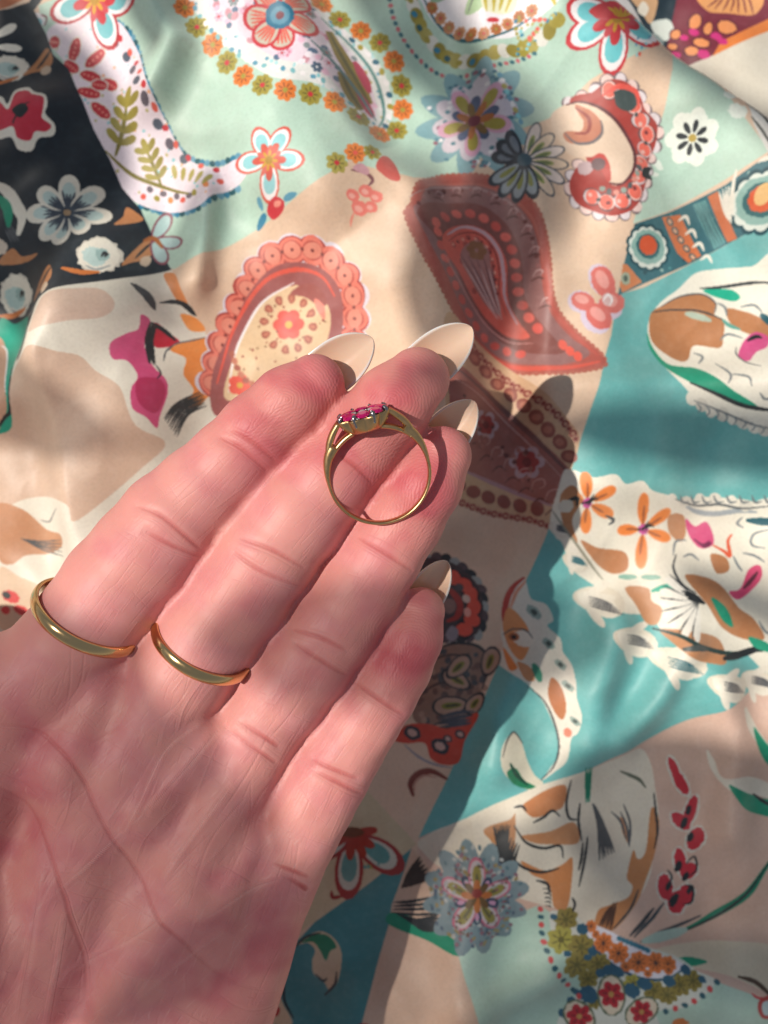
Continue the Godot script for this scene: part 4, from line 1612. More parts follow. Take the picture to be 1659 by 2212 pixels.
func print_brick() -> void:
	# coral medallion, scalloped
	org(553, 0)
	var rim := [-260, 2500, -230, 2330, -190, 2190, -120, 2060, -60, 1940, 0, 1830, 90, 1720, 250, 1680, 420, 1700, 540, 1790, 620, 1910, 640, 2040, 640, 2180, 600, 2330, 540, 2460]
	along(rim, 130, 1, 108, [Color("#d9d2dc")])
	along(rim, 130, 1, 98, [Color("#a84840")])
	along(rim, 130, 1, 88, [Color("#df7a68")])
	along(rim, 130, 1, 66, [Color("#b5564b")])
	along(rim, 130, 1, 58, [Color("#dd8a76")])
	along(rim, 65, 1, 12, [Color("#7c3f3a")])
	blob([-250, 2700, -260, 2400, -150, 2150, -40, 1930, 110, 1780, 290, 1750, 450, 1800, 550, 1920, 570, 2080, 540, 2260, 440, 2420, 260, 2560, 0, 2640], Color("#9b5a58"))
	brush([-240, 2500, -160, 2200, -40, 1970, 100, 1830, 290, 1790, 440, 1840, 520, 1960], 26, CORAL)
	blob([-180, 2600, -150, 2350, -60, 2130, 60, 1960, 220, 1880, 380, 1900, 470, 2000, 490, 2120, 440, 2280, 340, 2400, 160, 2490], Color("#dcbf98"))
	brush([-170, 2550, -130, 2300, -20, 2060, 90, 1940, 260, 1860], 16, WHITE)
	sprinkle([-140, 2400, 60, 1990, 380, 1930, 470, 2120, 300, 2400, 40, 2480], 90, 9, [Color("#8f6b50"), BRICK])
	for k in 12:
		petal(215, 2110, k * 30 + 8, 190, 30, Color("#a5604f"), 130)
		petal(215, 2110, k * 30 + 8, 178, 12, Color("#c07a62"), 140)
	for k in 6:
		oval(215 + cos(k * TAU / 6) * 62, 2110 + sin(k * TAU / 6) * 62, 42, 38, 0, Color("#d5584c"))
	oval(215, 2110, 56, 52, 0, Color("#cf4f48"))
	oval(215, 2110, 24, 24, 0, Color("#d3a850"))
	blob([230, 1920, 330, 1870, 420, 1900, 470, 1990, 420, 2010, 330, 1950], BRICK.lightened(0.15))
	blob([390, 1960, 450, 2010, 450, 2090, 400, 2030], ROSE)
	for k in 5:
		oval(-100 + cos(k * TAU / 5) * 40, 2500 + sin(k * TAU / 5) * 40, 36, 34, 0, CORAL)
	oval(-100, 2500, 20, 20, 0, Color("#d3a850"))
	along([-150, 2300, -110, 2400, -60, 2470, 0, 2500], 48, 1, 24, [Color("#a5604f"), Color("#c07a62")])
	# sprig of pink blossom
	brush([630, 1240, 720, 1250, 760, 1290, 730, 1330], 22, Color("#7c5054"))
	blob([640, 1230, 690, 1190, 740, 1230, 720, 1260], Color("#c798a0"))
	blob([780, 1200, 830, 1110, 890, 1160, 930, 1280, 880, 1290, 820, 1250], Color("#c25a52"))
	for d in [[640, 1390, 42], [720, 1360, 46], [780, 1390, 44], [680, 1460, 52], [750, 1450, 40]]:
		oval(d[0], d[1], d[2], d[2] * 0.8, 20, Color("#e27a6e"), 0.08)
		oval(d[0] - 6, d[1] + 4, d[2] * 0.5, d[2] * 0.35, 20, Color("#eda79a"))
	brush([650, 1480, 630, 1520, 625, 1560], 14, ROSE)
	# the great brick paisley
	var out := [1000, 1450, 1040, 1310, 1120, 1235, 1230, 1168, 1440, 1168, 1640, 1238, 1790, 1400, 1850, 1560, 1870, 1740, 1880, 1900, 1930, 2050, 2060, 2200, 2200, 2330, 2200, 2400, 1980, 2440, 1760, 2430, 1555, 2370, 1377, 2250, 1254, 2080, 1153, 1900, 1053, 1700, 964, 1500]
	along(out, 36, 2, 21, [Color("#a45548"), Color("#b26a58")], true)
	blob(out, Color("#a9564b"))
	blob([1050, 1430, 1085, 1335, 1150, 1270, 1260, 1225, 1430, 1218, 1610, 1288, 1740, 1430, 1800, 1580, 1820, 1750, 1840, 1920, 1890, 2070, 2010, 2210, 2130, 2320, 1960, 2390, 1770, 2380, 1578, 2320, 1421, 2200, 1298, 2040, 1198, 1850, 1098, 1660, 1008, 1480], Color("#8f6562"))
	brush([986, 1400, 1170, 1278, 1320, 1238, 1500, 1268, 1660, 1358, 1760, 1520, 1790, 1700], 14, Color("#a98684"))
	blob([1030, 1500, 1131, 1400, 1330, 1338, 1490, 1368, 1620, 1470, 1690, 1600, 1720, 1760, 1730, 1920, 1790, 2060, 1890, 2200, 1980, 2300, 1830, 2320, 1620, 2240, 1466, 2100, 1343, 1940, 1243, 1760, 1131, 1620], Color("#7f4a44"))
	along([1150, 1540, 1240, 1450, 1370, 1410, 1500, 1450, 1600, 1530, 1660, 1650, 1680, 1790, 1700, 1930, 1750, 2060, 1830, 2180], 92, 1, 36, [Color("#d8665a"), Color("#c9574d")])
	along([1160, 1600, 1190, 1720, 1230, 1830, 1290, 1960, 1370, 2080, 1470, 2200, 1600, 2270, 1740, 2310], 86, 1, 32, [Color("#d8665a"), Color("#c9574d")])
	blob([1190, 1620, 1260, 1530, 1370, 1490, 1490, 1520, 1570, 1600, 1620, 1720, 1620, 1850, 1640, 1980, 1710, 2110, 1760, 2200, 1640, 2190, 1500, 2090, 1390, 1970, 1290, 1820, 1210, 1720], Color("#d45f50"))
	brush([1220, 1600, 1330, 1510, 1470, 1530, 1570, 1640, 1600, 1800, 1610, 1940, 1690, 2110], 26, Color("#c9a3aa"))
	sprinkle([1210, 1640, 1300, 1540, 1460, 1540, 1560, 1660, 1560, 1900, 1400, 1940, 1280, 1800], 40, 20, [Color("#9c4039"), Color("#ab4c43")])
	blob([1330, 1650, 1420, 1580, 1500, 1640, 1520, 1760, 1560, 1900, 1580, 2040, 1480, 1990, 1370, 1840, 1310, 1740], Color("#a36e68"))
	hairs([1310, 1700, 1420, 1850, 1560, 2050], [1520, 1680, 1540, 1850, 1590, 2060], 5, 10, Color("#6a3f40"))
	hairs([1330, 1760, 1430, 1890, 1560, 2070], [1500, 1760, 1540, 1900, 1590, 2080], 4, 12, Color("#d0aaa8"))
	for k in 6:
		oval(1420 + cos(k * TAU / 6) * 40, 1650 + sin(k * TAU / 6) * 40, 30, 26, 0, Color("#8b5a3c"))
	along([1040, 1440, 1120, 1330, 1280, 1260, 1450, 1260, 1620, 1340, 1740, 1480, 1790, 1640, 1810, 1800], 60, 1, 15, [Color("#6e3f3b"), Color("#9c6663")])
	for k in 9:
		var q := smooth(pts([1090, 1400, 1250, 1270, 1450, 1260, 1640, 1370, 1770, 1560, 1810, 1800, 1880, 2060]), false, 8)[5 + k * 5]
		var w := (q - O) * grid
		brush([w.x - 34, w.y + 20, w.x - 10, w.y - 16, w.x + 22, w.y - 8, w.x + 12, w.y + 18], 9, Color("#c49f9c"))
		brush([w.x - 44, w.y + 44, w.x, w.y + 30, w.x + 30, w.y + 44], 10, Color("#5d3733"))
	brush([1060, 1350, 1130, 1270, 1260, 1222, 1440, 1222, 1620, 1290, 1755, 1425, 1815, 1580, 1835, 1750], 16, Color("#b5675a"))
	brush([1200, 1740, 1270, 1850, 1370, 1990, 1500, 2130, 1640, 2220, 1780, 2240], 12, Color("#c08a84"))
	brush([1230, 1640, 1310, 1560, 1430, 1540, 1530, 1620, 1570, 1760, 1570, 1900, 1620, 2050], 9, Color("#7a322d"))
	along([1260, 1650, 1340, 1590, 1440, 1580, 1510, 1650, 1540, 1780, 1560, 1920], 44, 1, 11, [Color("#e39a86"), Color("#7a322d")])
	brush([1850, 1780, 1870, 1920, 1920, 2060, 2060, 2220, 2180, 2330], 26, Color("#b5574b"))
	brush([1420, 2240, 1600, 2360, 1800, 2410, 2000, 2410, 2190, 2370], 30, CORAL.darkened(0.05))
	along([1960, 2260, 2040, 2330, 2100, 2350], 60, 1, 34, [CORAL])
	# brick band below it
	org(1106, 603.5)
	blob([-450, 300, -250, 420, 0, 600, 160, 740, 330, 930, 400, 1060, 330, 1300, 240, 1590, 60, 1540, -160, 1500, -330, 1430, -420, 1150, -470, 700], Color("#c9a481"))
	along([-330, 420, -160, 560, 0, 690, 140, 800, 260, 900, 350, 1000, 390, 1080], 38, 2, 24, [Color("#7d322c"), Color("#b98a72")])
	along([-260, 540, -110, 680, 0, 770, 110, 880, 210, 990, 310, 1100, 350, 1190], 108, 1, 52, [Color("#8c4c40")])
	along([-260, 540, -110, 680, 0, 770, 110, 880, 210, 990, 310, 1100, 350, 1190], 108, 1, 28, [Color("#ad6a56")])
	blob([-420, 620, -220, 700, 0, 900, 150, 1040, 330, 1230, 310, 1330, 260, 1450, 100, 1420, -100, 1330, -330, 1240, -420, 1000], Color("#9a5a50"))
	brush([-380, 640, -180, 760, 20, 930, 180, 1090, 330, 1260], 34, Color("#6e4643"))
	brush([-380, 1230, -140, 1320, 60, 1400, 250, 1470], 26, Color("#ac8389"))
	for d in [[-190, 960, 62], [80, 1190, 74]]:
		for k in 6:
			oval(d[0] + cos(k * TAU / 6) * d[2], d[1] + sin(k * TAU / 6) * d[2], d[2] * 0.5, d[2] * 0.5, 0, Color("#b69aa0"))
		for k in 6:
			oval(d[0] + cos(k * TAU / 6) * d[2] * 0.62, d[1] + sin(k * TAU / 6) * d[2] * 0.62, d[2] * 0.42, d[2] * 0.4, 0, Color("#9a2f2b"))
		oval(d[0], d[1], d[2] * 0.4, d[2] * 0.4, 0, Color("#6d1d1c"))
	for k in 7:
		var x := -330.0 + k * 88.0
		var y := 880.0 + k * 68.0
		brush([x, y + 150, x + 20, y + 90, x + 70, y + 80, x + 80, y + 120, x + 50, y + 140], 10, Color("#c49086"))
		brush([x + 10, y + 240, x + 60, y + 200, x + 110, y + 230], 10, Color("#5f332e"))
	brush([-400, 700, -220, 790, -20, 960, 140, 1120, 300, 1300], 8, Color("#c9a09a"))
	sprinkle([-380, 760, 0, 1000, 250, 1250, 200, 1400, -200, 1250, -400, 1100], 60, 17, [Color("#93564a"), Color("#64302c"), Color("#a8655a")])
	along([-360, 1340, -200, 1400, -60, 1440, 60, 1470, 180, 1490], 108, 1, 50, [Color("#8c4c40")])
	along([-330, 1450, -160, 1510, 0, 1540, 120, 1560, 230, 1600], 38, 2, 23, [Color("#8f3a33"), Color("#b98a72")])
	# pink flower at the seam
	org(1106, 0)
	for d in [[560, 1840, 100, 70, 60], [430, 1980, 80, 62, 20], [520, 2090, 96, 74, 40], [620, 2010, 70, 80, 80]]:
		oval(d[0] - 12, d[1] + 10, d[2] + 8, d[3] + 8, d[4], Color("#cdbfd0"), 0.04)
	for d in [[560, 1860, 104, 72, 60], [430, 1985, 76, 56, 20], [530, 2080, 96, 74, 40], [620, 1990, 66, 90, 80]]:
		oval(d[0], d[1], d[2], d[3], d[4], Color("#cf6a62"), 0.05)
		oval(d[0] - 8, d[1] - 14, d[2] * 0.6, d[3] * 0.5, d[4], Color("#e39a92"))
	oval(590, 1970, 40, 40, 0, Color("#d6b5b4"))
	brush([560, 1980, 590, 1940, 620, 1970, 600, 2010], 14, WHITE)
	# coral and black paisley on peach
	var shell := [360, 690, 500, 640, 600, 580, 720, 600, 800, 680, 830, 760, 910, 850, 910, 960, 860, 1080, 840, 1200, 800, 1330, 740, 1400, 620, 1430, 500, 1390, 390, 1330, 350, 1230, 400, 1120, 460, 1080]
	along(shell, 84, 1, 50, [Color("#75666a")])
	along(shell, 84, 1, 42, [Color("#dcd2d4"), Color("#e6cbc4")])
	blob(shell, Color("#a33f38"))
	var lobes := [600, 640, 720, 680, 780, 790, 850, 900, 830, 1020, 790, 1150, 760, 1290, 650, 1350, 520, 1320, 430, 1240]
	along(lobes, 98, 1, 62, [Color("#6d4a4a")])
	along(lobes, 98, 1, 55, [Color("#e9c3bb"), Color("#cfc4c6")])
	along(lobes, 98, 1, 47, [Color("#de6a5a")])
	along([640, 660, 740, 730, 800, 840, 850, 920, 810, 1060, 780, 1190, 730, 1310, 600, 1350, 480, 1290], 64, 1, 15, [Color("#46494a"), Color("#e0b2a8"), Color("#7b3a3a")])
	along([560, 1260, 640, 1290, 720, 1260, 770, 1180, 800, 1080], 46, 1, 20, [Color("#8b9a90"), Color("#4f5456"), Color("#d08a7c")])
	blob([640, 650, 740, 640, 780, 720, 730, 770, 650, 740], Color("#3d4a49"))
	brush([560, 670, 660, 620, 770, 650, 790, 750], 34, Color("#d9574b"))
	blob([240, 780, 330, 700, 430, 690, 560, 760, 680, 870, 750, 990, 760, 1110, 720, 1210, 640, 1250, 590, 1210, 600, 1130, 560, 1060, 470, 1060, 360, 1040, 290, 930], Color("#d9c2ac"))
	brush([340, 700, 440, 690, 570, 760, 690, 880, 760, 1020, 750, 1150, 680, 1240, 600, 1230], 22, Color("#5e3134"))
	brush([600, 1220, 570, 1130, 540, 1070, 500, 1080], 60, Color("#b8473f"))
	oval(450, 1130, 50, 44, 0, Color("#b9a2a4"), 0.08)
	oval(530, 1110, 44, 40, 0, Color("#6a5254"), 0.08)
	blob([400, 700, 500, 760, 560, 850, 540, 930, 440, 970, 350, 950, 320, 890, 360, 870, 430, 880, 450, 820, 420, 760], Color("#b9785f"))
	brush([330, 880, 400, 960, 500, 960, 560, 900, 550, 820], 20, Color("#716a6c"))
	brush([400, 720, 480, 800, 470, 890, 390, 890], 22, Color("#8f4a44"))
	blob([820, 1130, 880, 1120, 860, 1160, 880, 1200, 810, 1190], INK)
	# fan beside it
	for k in 6:
		petal(60, 1100, -70 + k * 24, 290, 52, Color("#4f565d"))
		petal(60, 1100, -70 + k * 24, 275, 42, [Color("#e3d4cb"), Color("#e6cdb2")][k % 2], 30)
		petal(60, 1100, -70 + k * 24, 190, 20, Color("#9aa05a"), 60)
		petal(60, 1100, -70 + k * 24, 170, 9, Color("#64734f"), 70)
	for k in 4:
		petal(60, 1100, 75 + k * 26, 250, 56, Color("#34393f"))
		petal(60, 1100, 75 + k * 26, 220, 40, Color("#8d979c"), 40)
		petal(60, 1100, 75 + k * 26, 170, 18, Color("#7c8141"), 60)
	for k in 3:
		petal(40, 1080, 190 + k * 26, 190, 50, Color("#2f353d"))
		petal(40, 1080, 190 + k * 26, 150, 26, Color("#6d7680"), 40)
	oval(60, 1090, 46, 40, 0, Color("#3e5560"))


func print_right_top() -> void:
	org(1106, 0)
	# far corner: pale underside greyed for the shade of the fold, navy, maroon and cream patches
	area([0, -400, 480, -30, 930, 320, 1200, 500, 1440, 680, 1700, 890, 2100, 1200, 2100, -400], Color("#d6cfbd"))
	grid = 2.85
	org(1121.0, -58.0)
	area([480, -130, 1800, -30, 1800, 900, 1640, 850, 1440, 680, 1200, 490, 930, 320, 700, 150], Color("#cfc9ba"))
	area([400, -130, 660, -130, 880, 250, 930, 320, 700, 150], Color("#bfc2c4"))  # grey painted in for shade on the fold's pale underside
	area([640, -130, 1110, -130, 1000, 330, 1130, 440, 1010, 340, 880, 240], Color("#132733"))
	area([1090, -130, 1800, -130, 1800, 130, 1260, 400, 1130, 440, 1000, 310, 1040, 120], MAROON)
	area([1800, 60, 1800, 150, 1270, 400, 1330, 300], ORANGE.darkened(0.06))
	blob([760, 0, 930, -20, 930, 80, 890, 160, 830, 100], Color("#caa27a"))
	blob([840, 20, 880, 60, 850, 120, 800, 90], CREAM)
	blob([900, 150, 1010, 120, 1050, 190, 1000, 260, 920, 210], Color("#c9d3cc"))
	oval(930, 260, 60, 40, 30, Color("#7b8b8b"))
	blob([1210, -30, 1600, -30, 1570, 100, 1400, 90, 1260, 80], Color("#d9965a"))
	hairs([1260, 60, 1320, 0, 1330, -30], [1560, 100, 1540, 30, 1520, -30], 7, 13, Color("#7a3a34"))
	for d in [[1180, 150, 36, 50], [1380, 190, 60, 50], [1260, 200, 26, 44], [1060, 220, 30, 30], [1210, 300, 50, 30], [1150, 350, 40, 30], [1040, 300, 30, 20]]:
		oval(d[0], d[1], d[2] + 10, d[3] + 10, 20, Color("#4f1828"))
		oval(d[0], d[1], d[2], d[3], 20, Color("#d88a55"), 0.08)
	for d in [[1170, 220, 34], [1110, 250, 28], [1310, 260, 40], [1340, 300, 34], [1220, 380, 40], [1060, 360, 30]]:
		oval(d[0], d[1], d[2], d[2] * 0.7, 30, Color("#c02a74"), 0.15)
	grid = 3.0
	org(1106, 0)
	# black drawing on white at the rim
	area([1440, 690, 1700, 900, 1700, 1120, 1600, 1060, 1500, 880], Color("#d8d8d2"))
	for l in [[1450, 740, 1540, 820, 1600, 900], [1480, 830, 1560, 930, 1630, 1040], [1560, 800, 1600, 900, 1680, 980], [1640, 790, 1630, 850, 1690, 900], [1590, 960, 1640, 980, 1690, 1060]]:
		brush(l, 14, Color("#4f5450"))
	brush([1630, 800, 1650, 860, 1680, 900], 26, Color("#6b6a3c"))
	# ornate strip
	area([770, 1480, 1000, 1390, 1360, 1220, 1600, 1060, 1700, 1000, 1700, 1420, 1180, 1690, 840, 1850, 660, 1940, 700, 1730], DEEP.lightened(0.08))
	sprinkle([770, 1480, 1000, 1390, 1360, 1220, 1600, 1060, 1700, 1000, 1700, 1420, 1180, 1690, 840, 1850], 90, 15, [Color("#4c8a8c"), Color("#22474f"), Color("#88aca6")])
	area([960, 1420, 1090, 1390, 1250, 1640, 1160, 1690, 1080, 1630], Color("#cc7044"))
	area([1260, 1280, 1320, 1250, 1470, 1540, 1410, 1560], Color("#c26a42"))
	area([1170, 1330, 1250, 1300, 1400, 1560, 1330, 1600], Color("#5c9494"))
	hairs([1180, 1330, 1250, 1440, 1330, 1590], [1250, 1310, 1320, 1430, 1400, 1560], 5, 9, Color("#2d575c"))
	for k in 5:
		var q := Vector2(1020, 1440).lerp(Vector2(1190, 1650), k / 4.0)
		oval(q.x, q.y, 30, 20, 40, Color("#3d5a5c"))
		oval(q.x, q.y, 18, 12, 40, Color("#dba98a"))
	for k in 4:
		var q := Vector2(1110, 1400).lerp(Vector2(1270, 1640), k / 3.0)
		brush([q.x - 30, q.y + 30, q.x + 20, q.y, q.x + 50, q.y + 50], 22, CREAM)
	for d in [[870, 1590, 1.0], [1590, 1300, 1.3]]:
		var x: float = d[0]
		var y: float = d[1]
		var s: float = d[2]
		for k in 13:
			oval(x + cos(k * TAU / 13) * 120 * s, y + 30 + sin(k * TAU / 13) * 112 * s, 40 * s, 40 * s, 0, Color("#123e48"))
		for k in 13:
			oval(x + cos(k * TAU / 13) * 108 * s, y + 30 + sin(k * TAU / 13) * 100 * s, 34 * s, 34 * s, 0, Color("#d3dcd2"))
		oval(x, y + 25, 118 * s, 108 * s, 0, Color("#86ada4"), 0.05)
		oval(x, y + 20, 86 * s, 78 * s, 0, Color("#2c6064"), 0.05)
		oval(x, y + 14, 66 * s, 60 * s, 0, Color("#d2562f"), 0.06)
	oval(1590, 1290, 50, 66, 20, Color("#e3b878"))
	brush([1420, 1130, 1410, 1250, 1430, 1400], 22, CREAM)
	hairs([1330, 1250, 1360, 1340, 1400, 1420], [1400, 1210, 1400, 1330, 1430, 1440], 5, 16, CREAM)
	hairs([1540, 1110, 1580, 1080, 1660, 1070], [1560, 1090, 1620, 1090, 1690, 1090], 4, 14, CREAM)
	area([690, 1740, 720, 1740, 830, 1840, 690, 1920, 670, 1880], Color("#c97a4c"))
	oval(710, 1830, 34, 40, 0, Color("#9aa58e"), 0.1)
	oval(710, 1830, 16, 20, 0, Color("#4a5a50"))


func print_teal() -> void:
	org(1106, 603.5)
	# great painted oval
	blob([890, 250, 960, 150, 1080, 60, 1200, -50, 1330, -80, 1560, -90, 1720, -100, 1720, 980, 1560, 960, 1400, 900, 1250, 860, 1130, 780, 1000, 640, 910, 480, 870, 350], CREAM)
	blob([890, 230, 980, 170, 1110, 100, 1250, 95, 1320, 140, 1310, 230, 1370, 280, 1360, 380, 1330, 450, 1180, 430, 1130, 520, 1070, 540, 960, 470, 890, 380], BROWN.darkened(0.03))
	blob([1390, 190, 1500, 210, 1590, 250, 1720, 330, 1720, 420, 1560, 380, 1420, 300], BROWN)
	blob([870, 350, 900, 440, 990, 560, 1150, 590, 1250, 650, 1360, 740, 1520, 840, 1430, 830, 1240, 750, 1090, 680, 960, 580, 880, 450], GREEN.lightened(0.05))
	blob([1250, 60, 1420, 60, 1480, 110, 1440, 140, 1330, 110], Color("#17a585"))
	brush([1230, 50, 1380, 40, 1560, 20, 1700, 30], 22, INK.lightened(0.1))
	brush([900, 220, 1020, 200, 1180, 200, 1290, 230, 1380, 270], 12, INK.lightened(0.1))
	brush([960, 180, 1090, 110, 1240, 90, 1320, 150, 1310, 220], 12, INK.lightened(0.25))
	brush([1120, 220, 1200, 240, 1290, 270], 44, Color("#a8b6a4"))
	brush([1360, 260, 1400, 300, 1470, 330], 26, Color("#5c9e90"))
	brush([1600, 230, 1640, 270, 1720, 330], 44, DEEP)
	blob([1440, 480, 1490, 400, 1560, 350, 1640, 380, 1620, 450, 1540, 490, 1480, 550, 1430, 530], Color("#cf4f86"))
	brush([1500, 410, 1560, 380, 1600, 390], 26, INK)
	brush([1430, 450, 1420, 500, 1460, 560, 1540, 590], 10, INK.lightened(0.3))
	brush([1100, 690, 1260, 760, 1420, 830, 1560, 860, 1720, 880], 24, INK.lightened(0.05))
	for l in [[1170, 480, 1220, 510, 1180, 560], [1340, 400, 1390, 360, 1480, 390], [1360, 640, 1450, 660, 1470, 720], [1280, 560, 1350, 640, 1330, 700], [1330, 150, 1380, 180, 1390, 240], [1480, 180, 1560, 170, 1610, 220], [1520, 760, 1560, 800, 1600, 790]]:
		brush(l, 15, GREY.darkened(0.15))
	oval(1660, 650, 40, 70, 10, Color("#b5413e"), 0.1)
	along([1120, 790, 1240, 860, 1360, 900, 1480, 950, 1600, 990, 1700, 1000], 74, 1, 46, [CREAM, CREAM.darkened(0.07)])
	brush([1130, 800, 1260, 850, 1400, 905, 1540, 960, 1690, 985], 11, GREY.darkened(0.25))
	for k in 9:
		brush([1150 + k * 58, 815 + k * 20, 1180 + k * 58, 850 + k * 19, 1160 + k * 58, 880 + k * 19], 10, GREY.darkened(0.1))
	# the flower band between the teal fields
	blob([290, 1280, 350, 1240, 480, 1290, 620, 1270, 690, 1330, 800, 1310, 870, 1370, 980, 1400, 1090, 1440, 1230, 1410, 1380, 1420, 1480, 1430, 1560, 1450, 1720, 1440, 1720, 2500, 1500, 2420, 1250, 2380, 1160, 2280, 980, 2280, 880, 2180, 700, 2150, 640, 2050, 500, 1960, 380, 1870, 320, 1720, 240, 1580], Color("#e2ddcc"))
	# white lace leaves running into the lower teal field
	for d in [[230, 1590, 20, 150, 62], [320, 1790, 25, 190, 70], [400, 2050, 10, 330, 110], [620, 2280, 20, 330, 110], [870, 2420, 14, 370, 110], [1220, 2570, 20, 300, 100], [1460, 2560, 20, 300, 90]]:
		petal(d[0], d[1], d[2], d[3], d[4], Color("#d8d0bd"))
		petal(d[0] + 30, d[1] - 10, d[2] + 16, d[3] * 0.8, d[4] * 0.7, Color("#e2ddcc"))
		for k in 4:
			petal(d[0] + d[3] * 0.2, d[1] + d[3] * 0.06, d[2] - 42 + k * 30, d[3] * 0.62, d[4] * 0.3, Color("#ded8c8"))
		var tone: Color = [INK.lightened(0.25), DEEP.lightened(0.1), GREEN.darkened(0.3)][int(d[3]) % 3]
		for k in 4:
			var y: float = d[1] + d[3] * 0.12 + (k - 1.5) * d[4] * 0.16
			brush([d[0] + d[3] * 0.3, y - 4, d[0] + d[3] * 0.55, y + d[3] * 0.05, d[0] + d[3] * (0.75 + 0.06 * k), y + d[3] * 0.14], 13, tone, 0.1)
	# orange flowers
	for f in [[460, 1450, [[-100, 200], [-30, 190], [25, 200], [85, 200], [200, 120]]], [850, 1620, [[-98, 240], [-38, 210], [20, 190], [92, 260], [178, 170]]]]:
		for t in f[2]:
			petal(f[0], f[1], t[0], t[1], 46, Color("#e9935a"), 30)
			petal(f[0], f[1], t[0], t[1] * 0.96, 36, ORANGE, 40)
			petal(f[0], f[1], t[0] + 3, t[1] * 0.66, 10, Color("#a05a34"), 20)
		oval(f[0], f[1], 30, 36, 0, Color("#c8569a"), 0.2)
		hairs([f[0] - 50, f[1], f[0], f[1] - 10, f[0] + 30, f[1] - 60], [f[0] + 10, f[1] + 20, f[0] + 30, f[1] - 20, f[0] + 70, f[1] - 20], 4, 10, INK)
	blob([290, 1400, 360, 1340, 420, 1440, 380, 1560, 420, 1700, 360, 1660, 310, 1540], BROWN)
	blob([440, 1690, 560, 1740, 740, 1770, 760, 1880, 660, 1910, 540, 1830], BROWN.lightened(0.03))
	blob([1010, 1530, 1110, 1530, 1130, 1640, 1090, 1700, 1020, 1640], BROWN.lightened(0.08))
	brush([330, 1440, 390, 1420, 400, 1470], 26, INK)
	brush([590, 1530, 650, 1560, 620, 1590], 20, INK.lightened(0.2))
	brush([250, 1500, 370, 1660, 500, 1830, 600, 1950], 18, Color("#8b8a78"))
	oval(330, 1470, 50, 44, 0, Color("#cfcabd"), 0.1)
	# pink flowers
	blob([1130, 1550, 1190, 1600, 1260, 1570, 1300, 1650, 1290, 1720, 1210, 1740, 1150, 1660], Color("#d1517f"))
	blob([1390, 2020, 1460, 2000, 1520, 1880, 1590, 1850, 1600, 1930, 1520, 2020, 1440, 2070], Color("#d2446f"))
	hairs([1180, 1680, 1230, 1720, 1280, 1690], [1220, 1730, 1250, 1730, 1290, 1710], 3, 16, Color("#6d2148"))
	brush([1480, 2000, 1530, 1950, 1580, 1890], 26, Color("#5a1b30"))
	brush([1290, 1720, 1360, 1760, 1400, 1790, 1390, 1700, 1420, 1650], 24, Color("#d85c3c"))
	# browns, ink and green of the lower edge
	blob([1110, 1920, 1250, 1930, 1350, 1990, 1450, 2120, 1560, 2200, 1640, 2330, 1500, 2330, 1350, 2250, 1250, 2100], BROWN)
	blob([740, 2000, 880, 2000, 900, 2080, 960, 2130, 930, 2230, 860, 2220, 800, 2110], BROWN.lightened(0.1))
	blob([950, 2260, 1150, 2270, 1330, 2330, 1360, 2470, 1240, 2470, 1120, 2430, 1000, 2330], BROWN.lightened(0.05))
	blob([1270, 1780, 1370, 1800, 1390, 1880, 1310, 1900], BROWN)
	brush([900, 2020, 1000, 1990, 1090, 1990], 40, Color("#1fa183"))
	blob([1280, 2060, 1370, 2120, 1430, 2250, 1350, 2200], GREEN)
	for k in 7:
		var a: float = 100 + k * 19
		petal(1200, 2080, a, 260, 34, Color("#e6e2d6"), 40)
		brush([1200, 2080, 1200 + cos(deg_to_rad(a + 8)) * 130, 2080 + sin(deg_to_rad(a + 8)) * 130, 1200 + cos(deg_to_rad(a + 8)) * 250, 2080 + sin(deg_to_rad(a + 8)) * 255], 11, INK.lightened(0.15))
	hairs([1090, 2020, 1160, 2040, 1240, 2090], [1120, 2060, 1170, 2070, 1240, 2100], 4, 22, INK)
	brush([1060, 1780, 1040, 1870, 1090, 1970, 1180, 2030], 16, INK.lightened(0.1))
	brush([1090, 1450, 1180, 1500, 1300, 1520, 1450, 1500, 1560, 1510], 34, GREY.lightened(0.15))
	along([1010, 1430, 1120, 1440, 1260, 1420, 1380, 1440, 1500, 1470, 1620, 1450], 96, 1, 42, [CREAM, CREAM.darkened(0.06)])
	brush([1030, 1425, 1180, 1465, 1330, 1460, 1470, 1485, 1660, 1465], 15, GREY.darkened(0.35))
	for k in 8:
		brush([1060 + k * 74, 1400, 1090 + k * 74, 1445, 1130 + k * 74, 1440], 13, GREY.darkened(0.2))
	brush([1700, 1570, 1620, 1570, 1500, 1560], 50, DEEP)
	for l in [[1480, 1540, 1450, 1580, 1490, 1610], [1640, 1620, 1550, 1650, 1540, 1720, 1620, 1740], [1480, 1770, 1560, 1790, 1620, 1830], [1040, 1790, 1060, 1700, 1130, 1690], [1100, 1800, 1150, 1780, 1200, 1820], [1420, 1790, 1450, 1850, 1480, 1890], [1590, 2210, 1640, 2280, 1690, 2300]]:
		brush(l, 15, GREY.darkened(0.15))
	oval(760, 1930, 60, 18, 0, Color("#7fae9c"))
	oval(900, 1930, 60, 18, 0, Color("#7fae9c"))
	org(1106, 1286)
	brush([900, 210, 1060, 250, 1200, 320, 1400, 370, 1660, 360], 28, Color("#1b3431"))
	brush([1340, 400, 1480, 380, 1660, 330], 46, INK)
	blob([1540, 270, 1660, 310, 1680, 370, 1580, 340], GREEN.lightened(0.05))
	brush([1060, 330, 1160, 320, 1230, 340], 40, Color("#3b4442"))
	# peony standing in the lower teal field
	org(737.3, 1106)
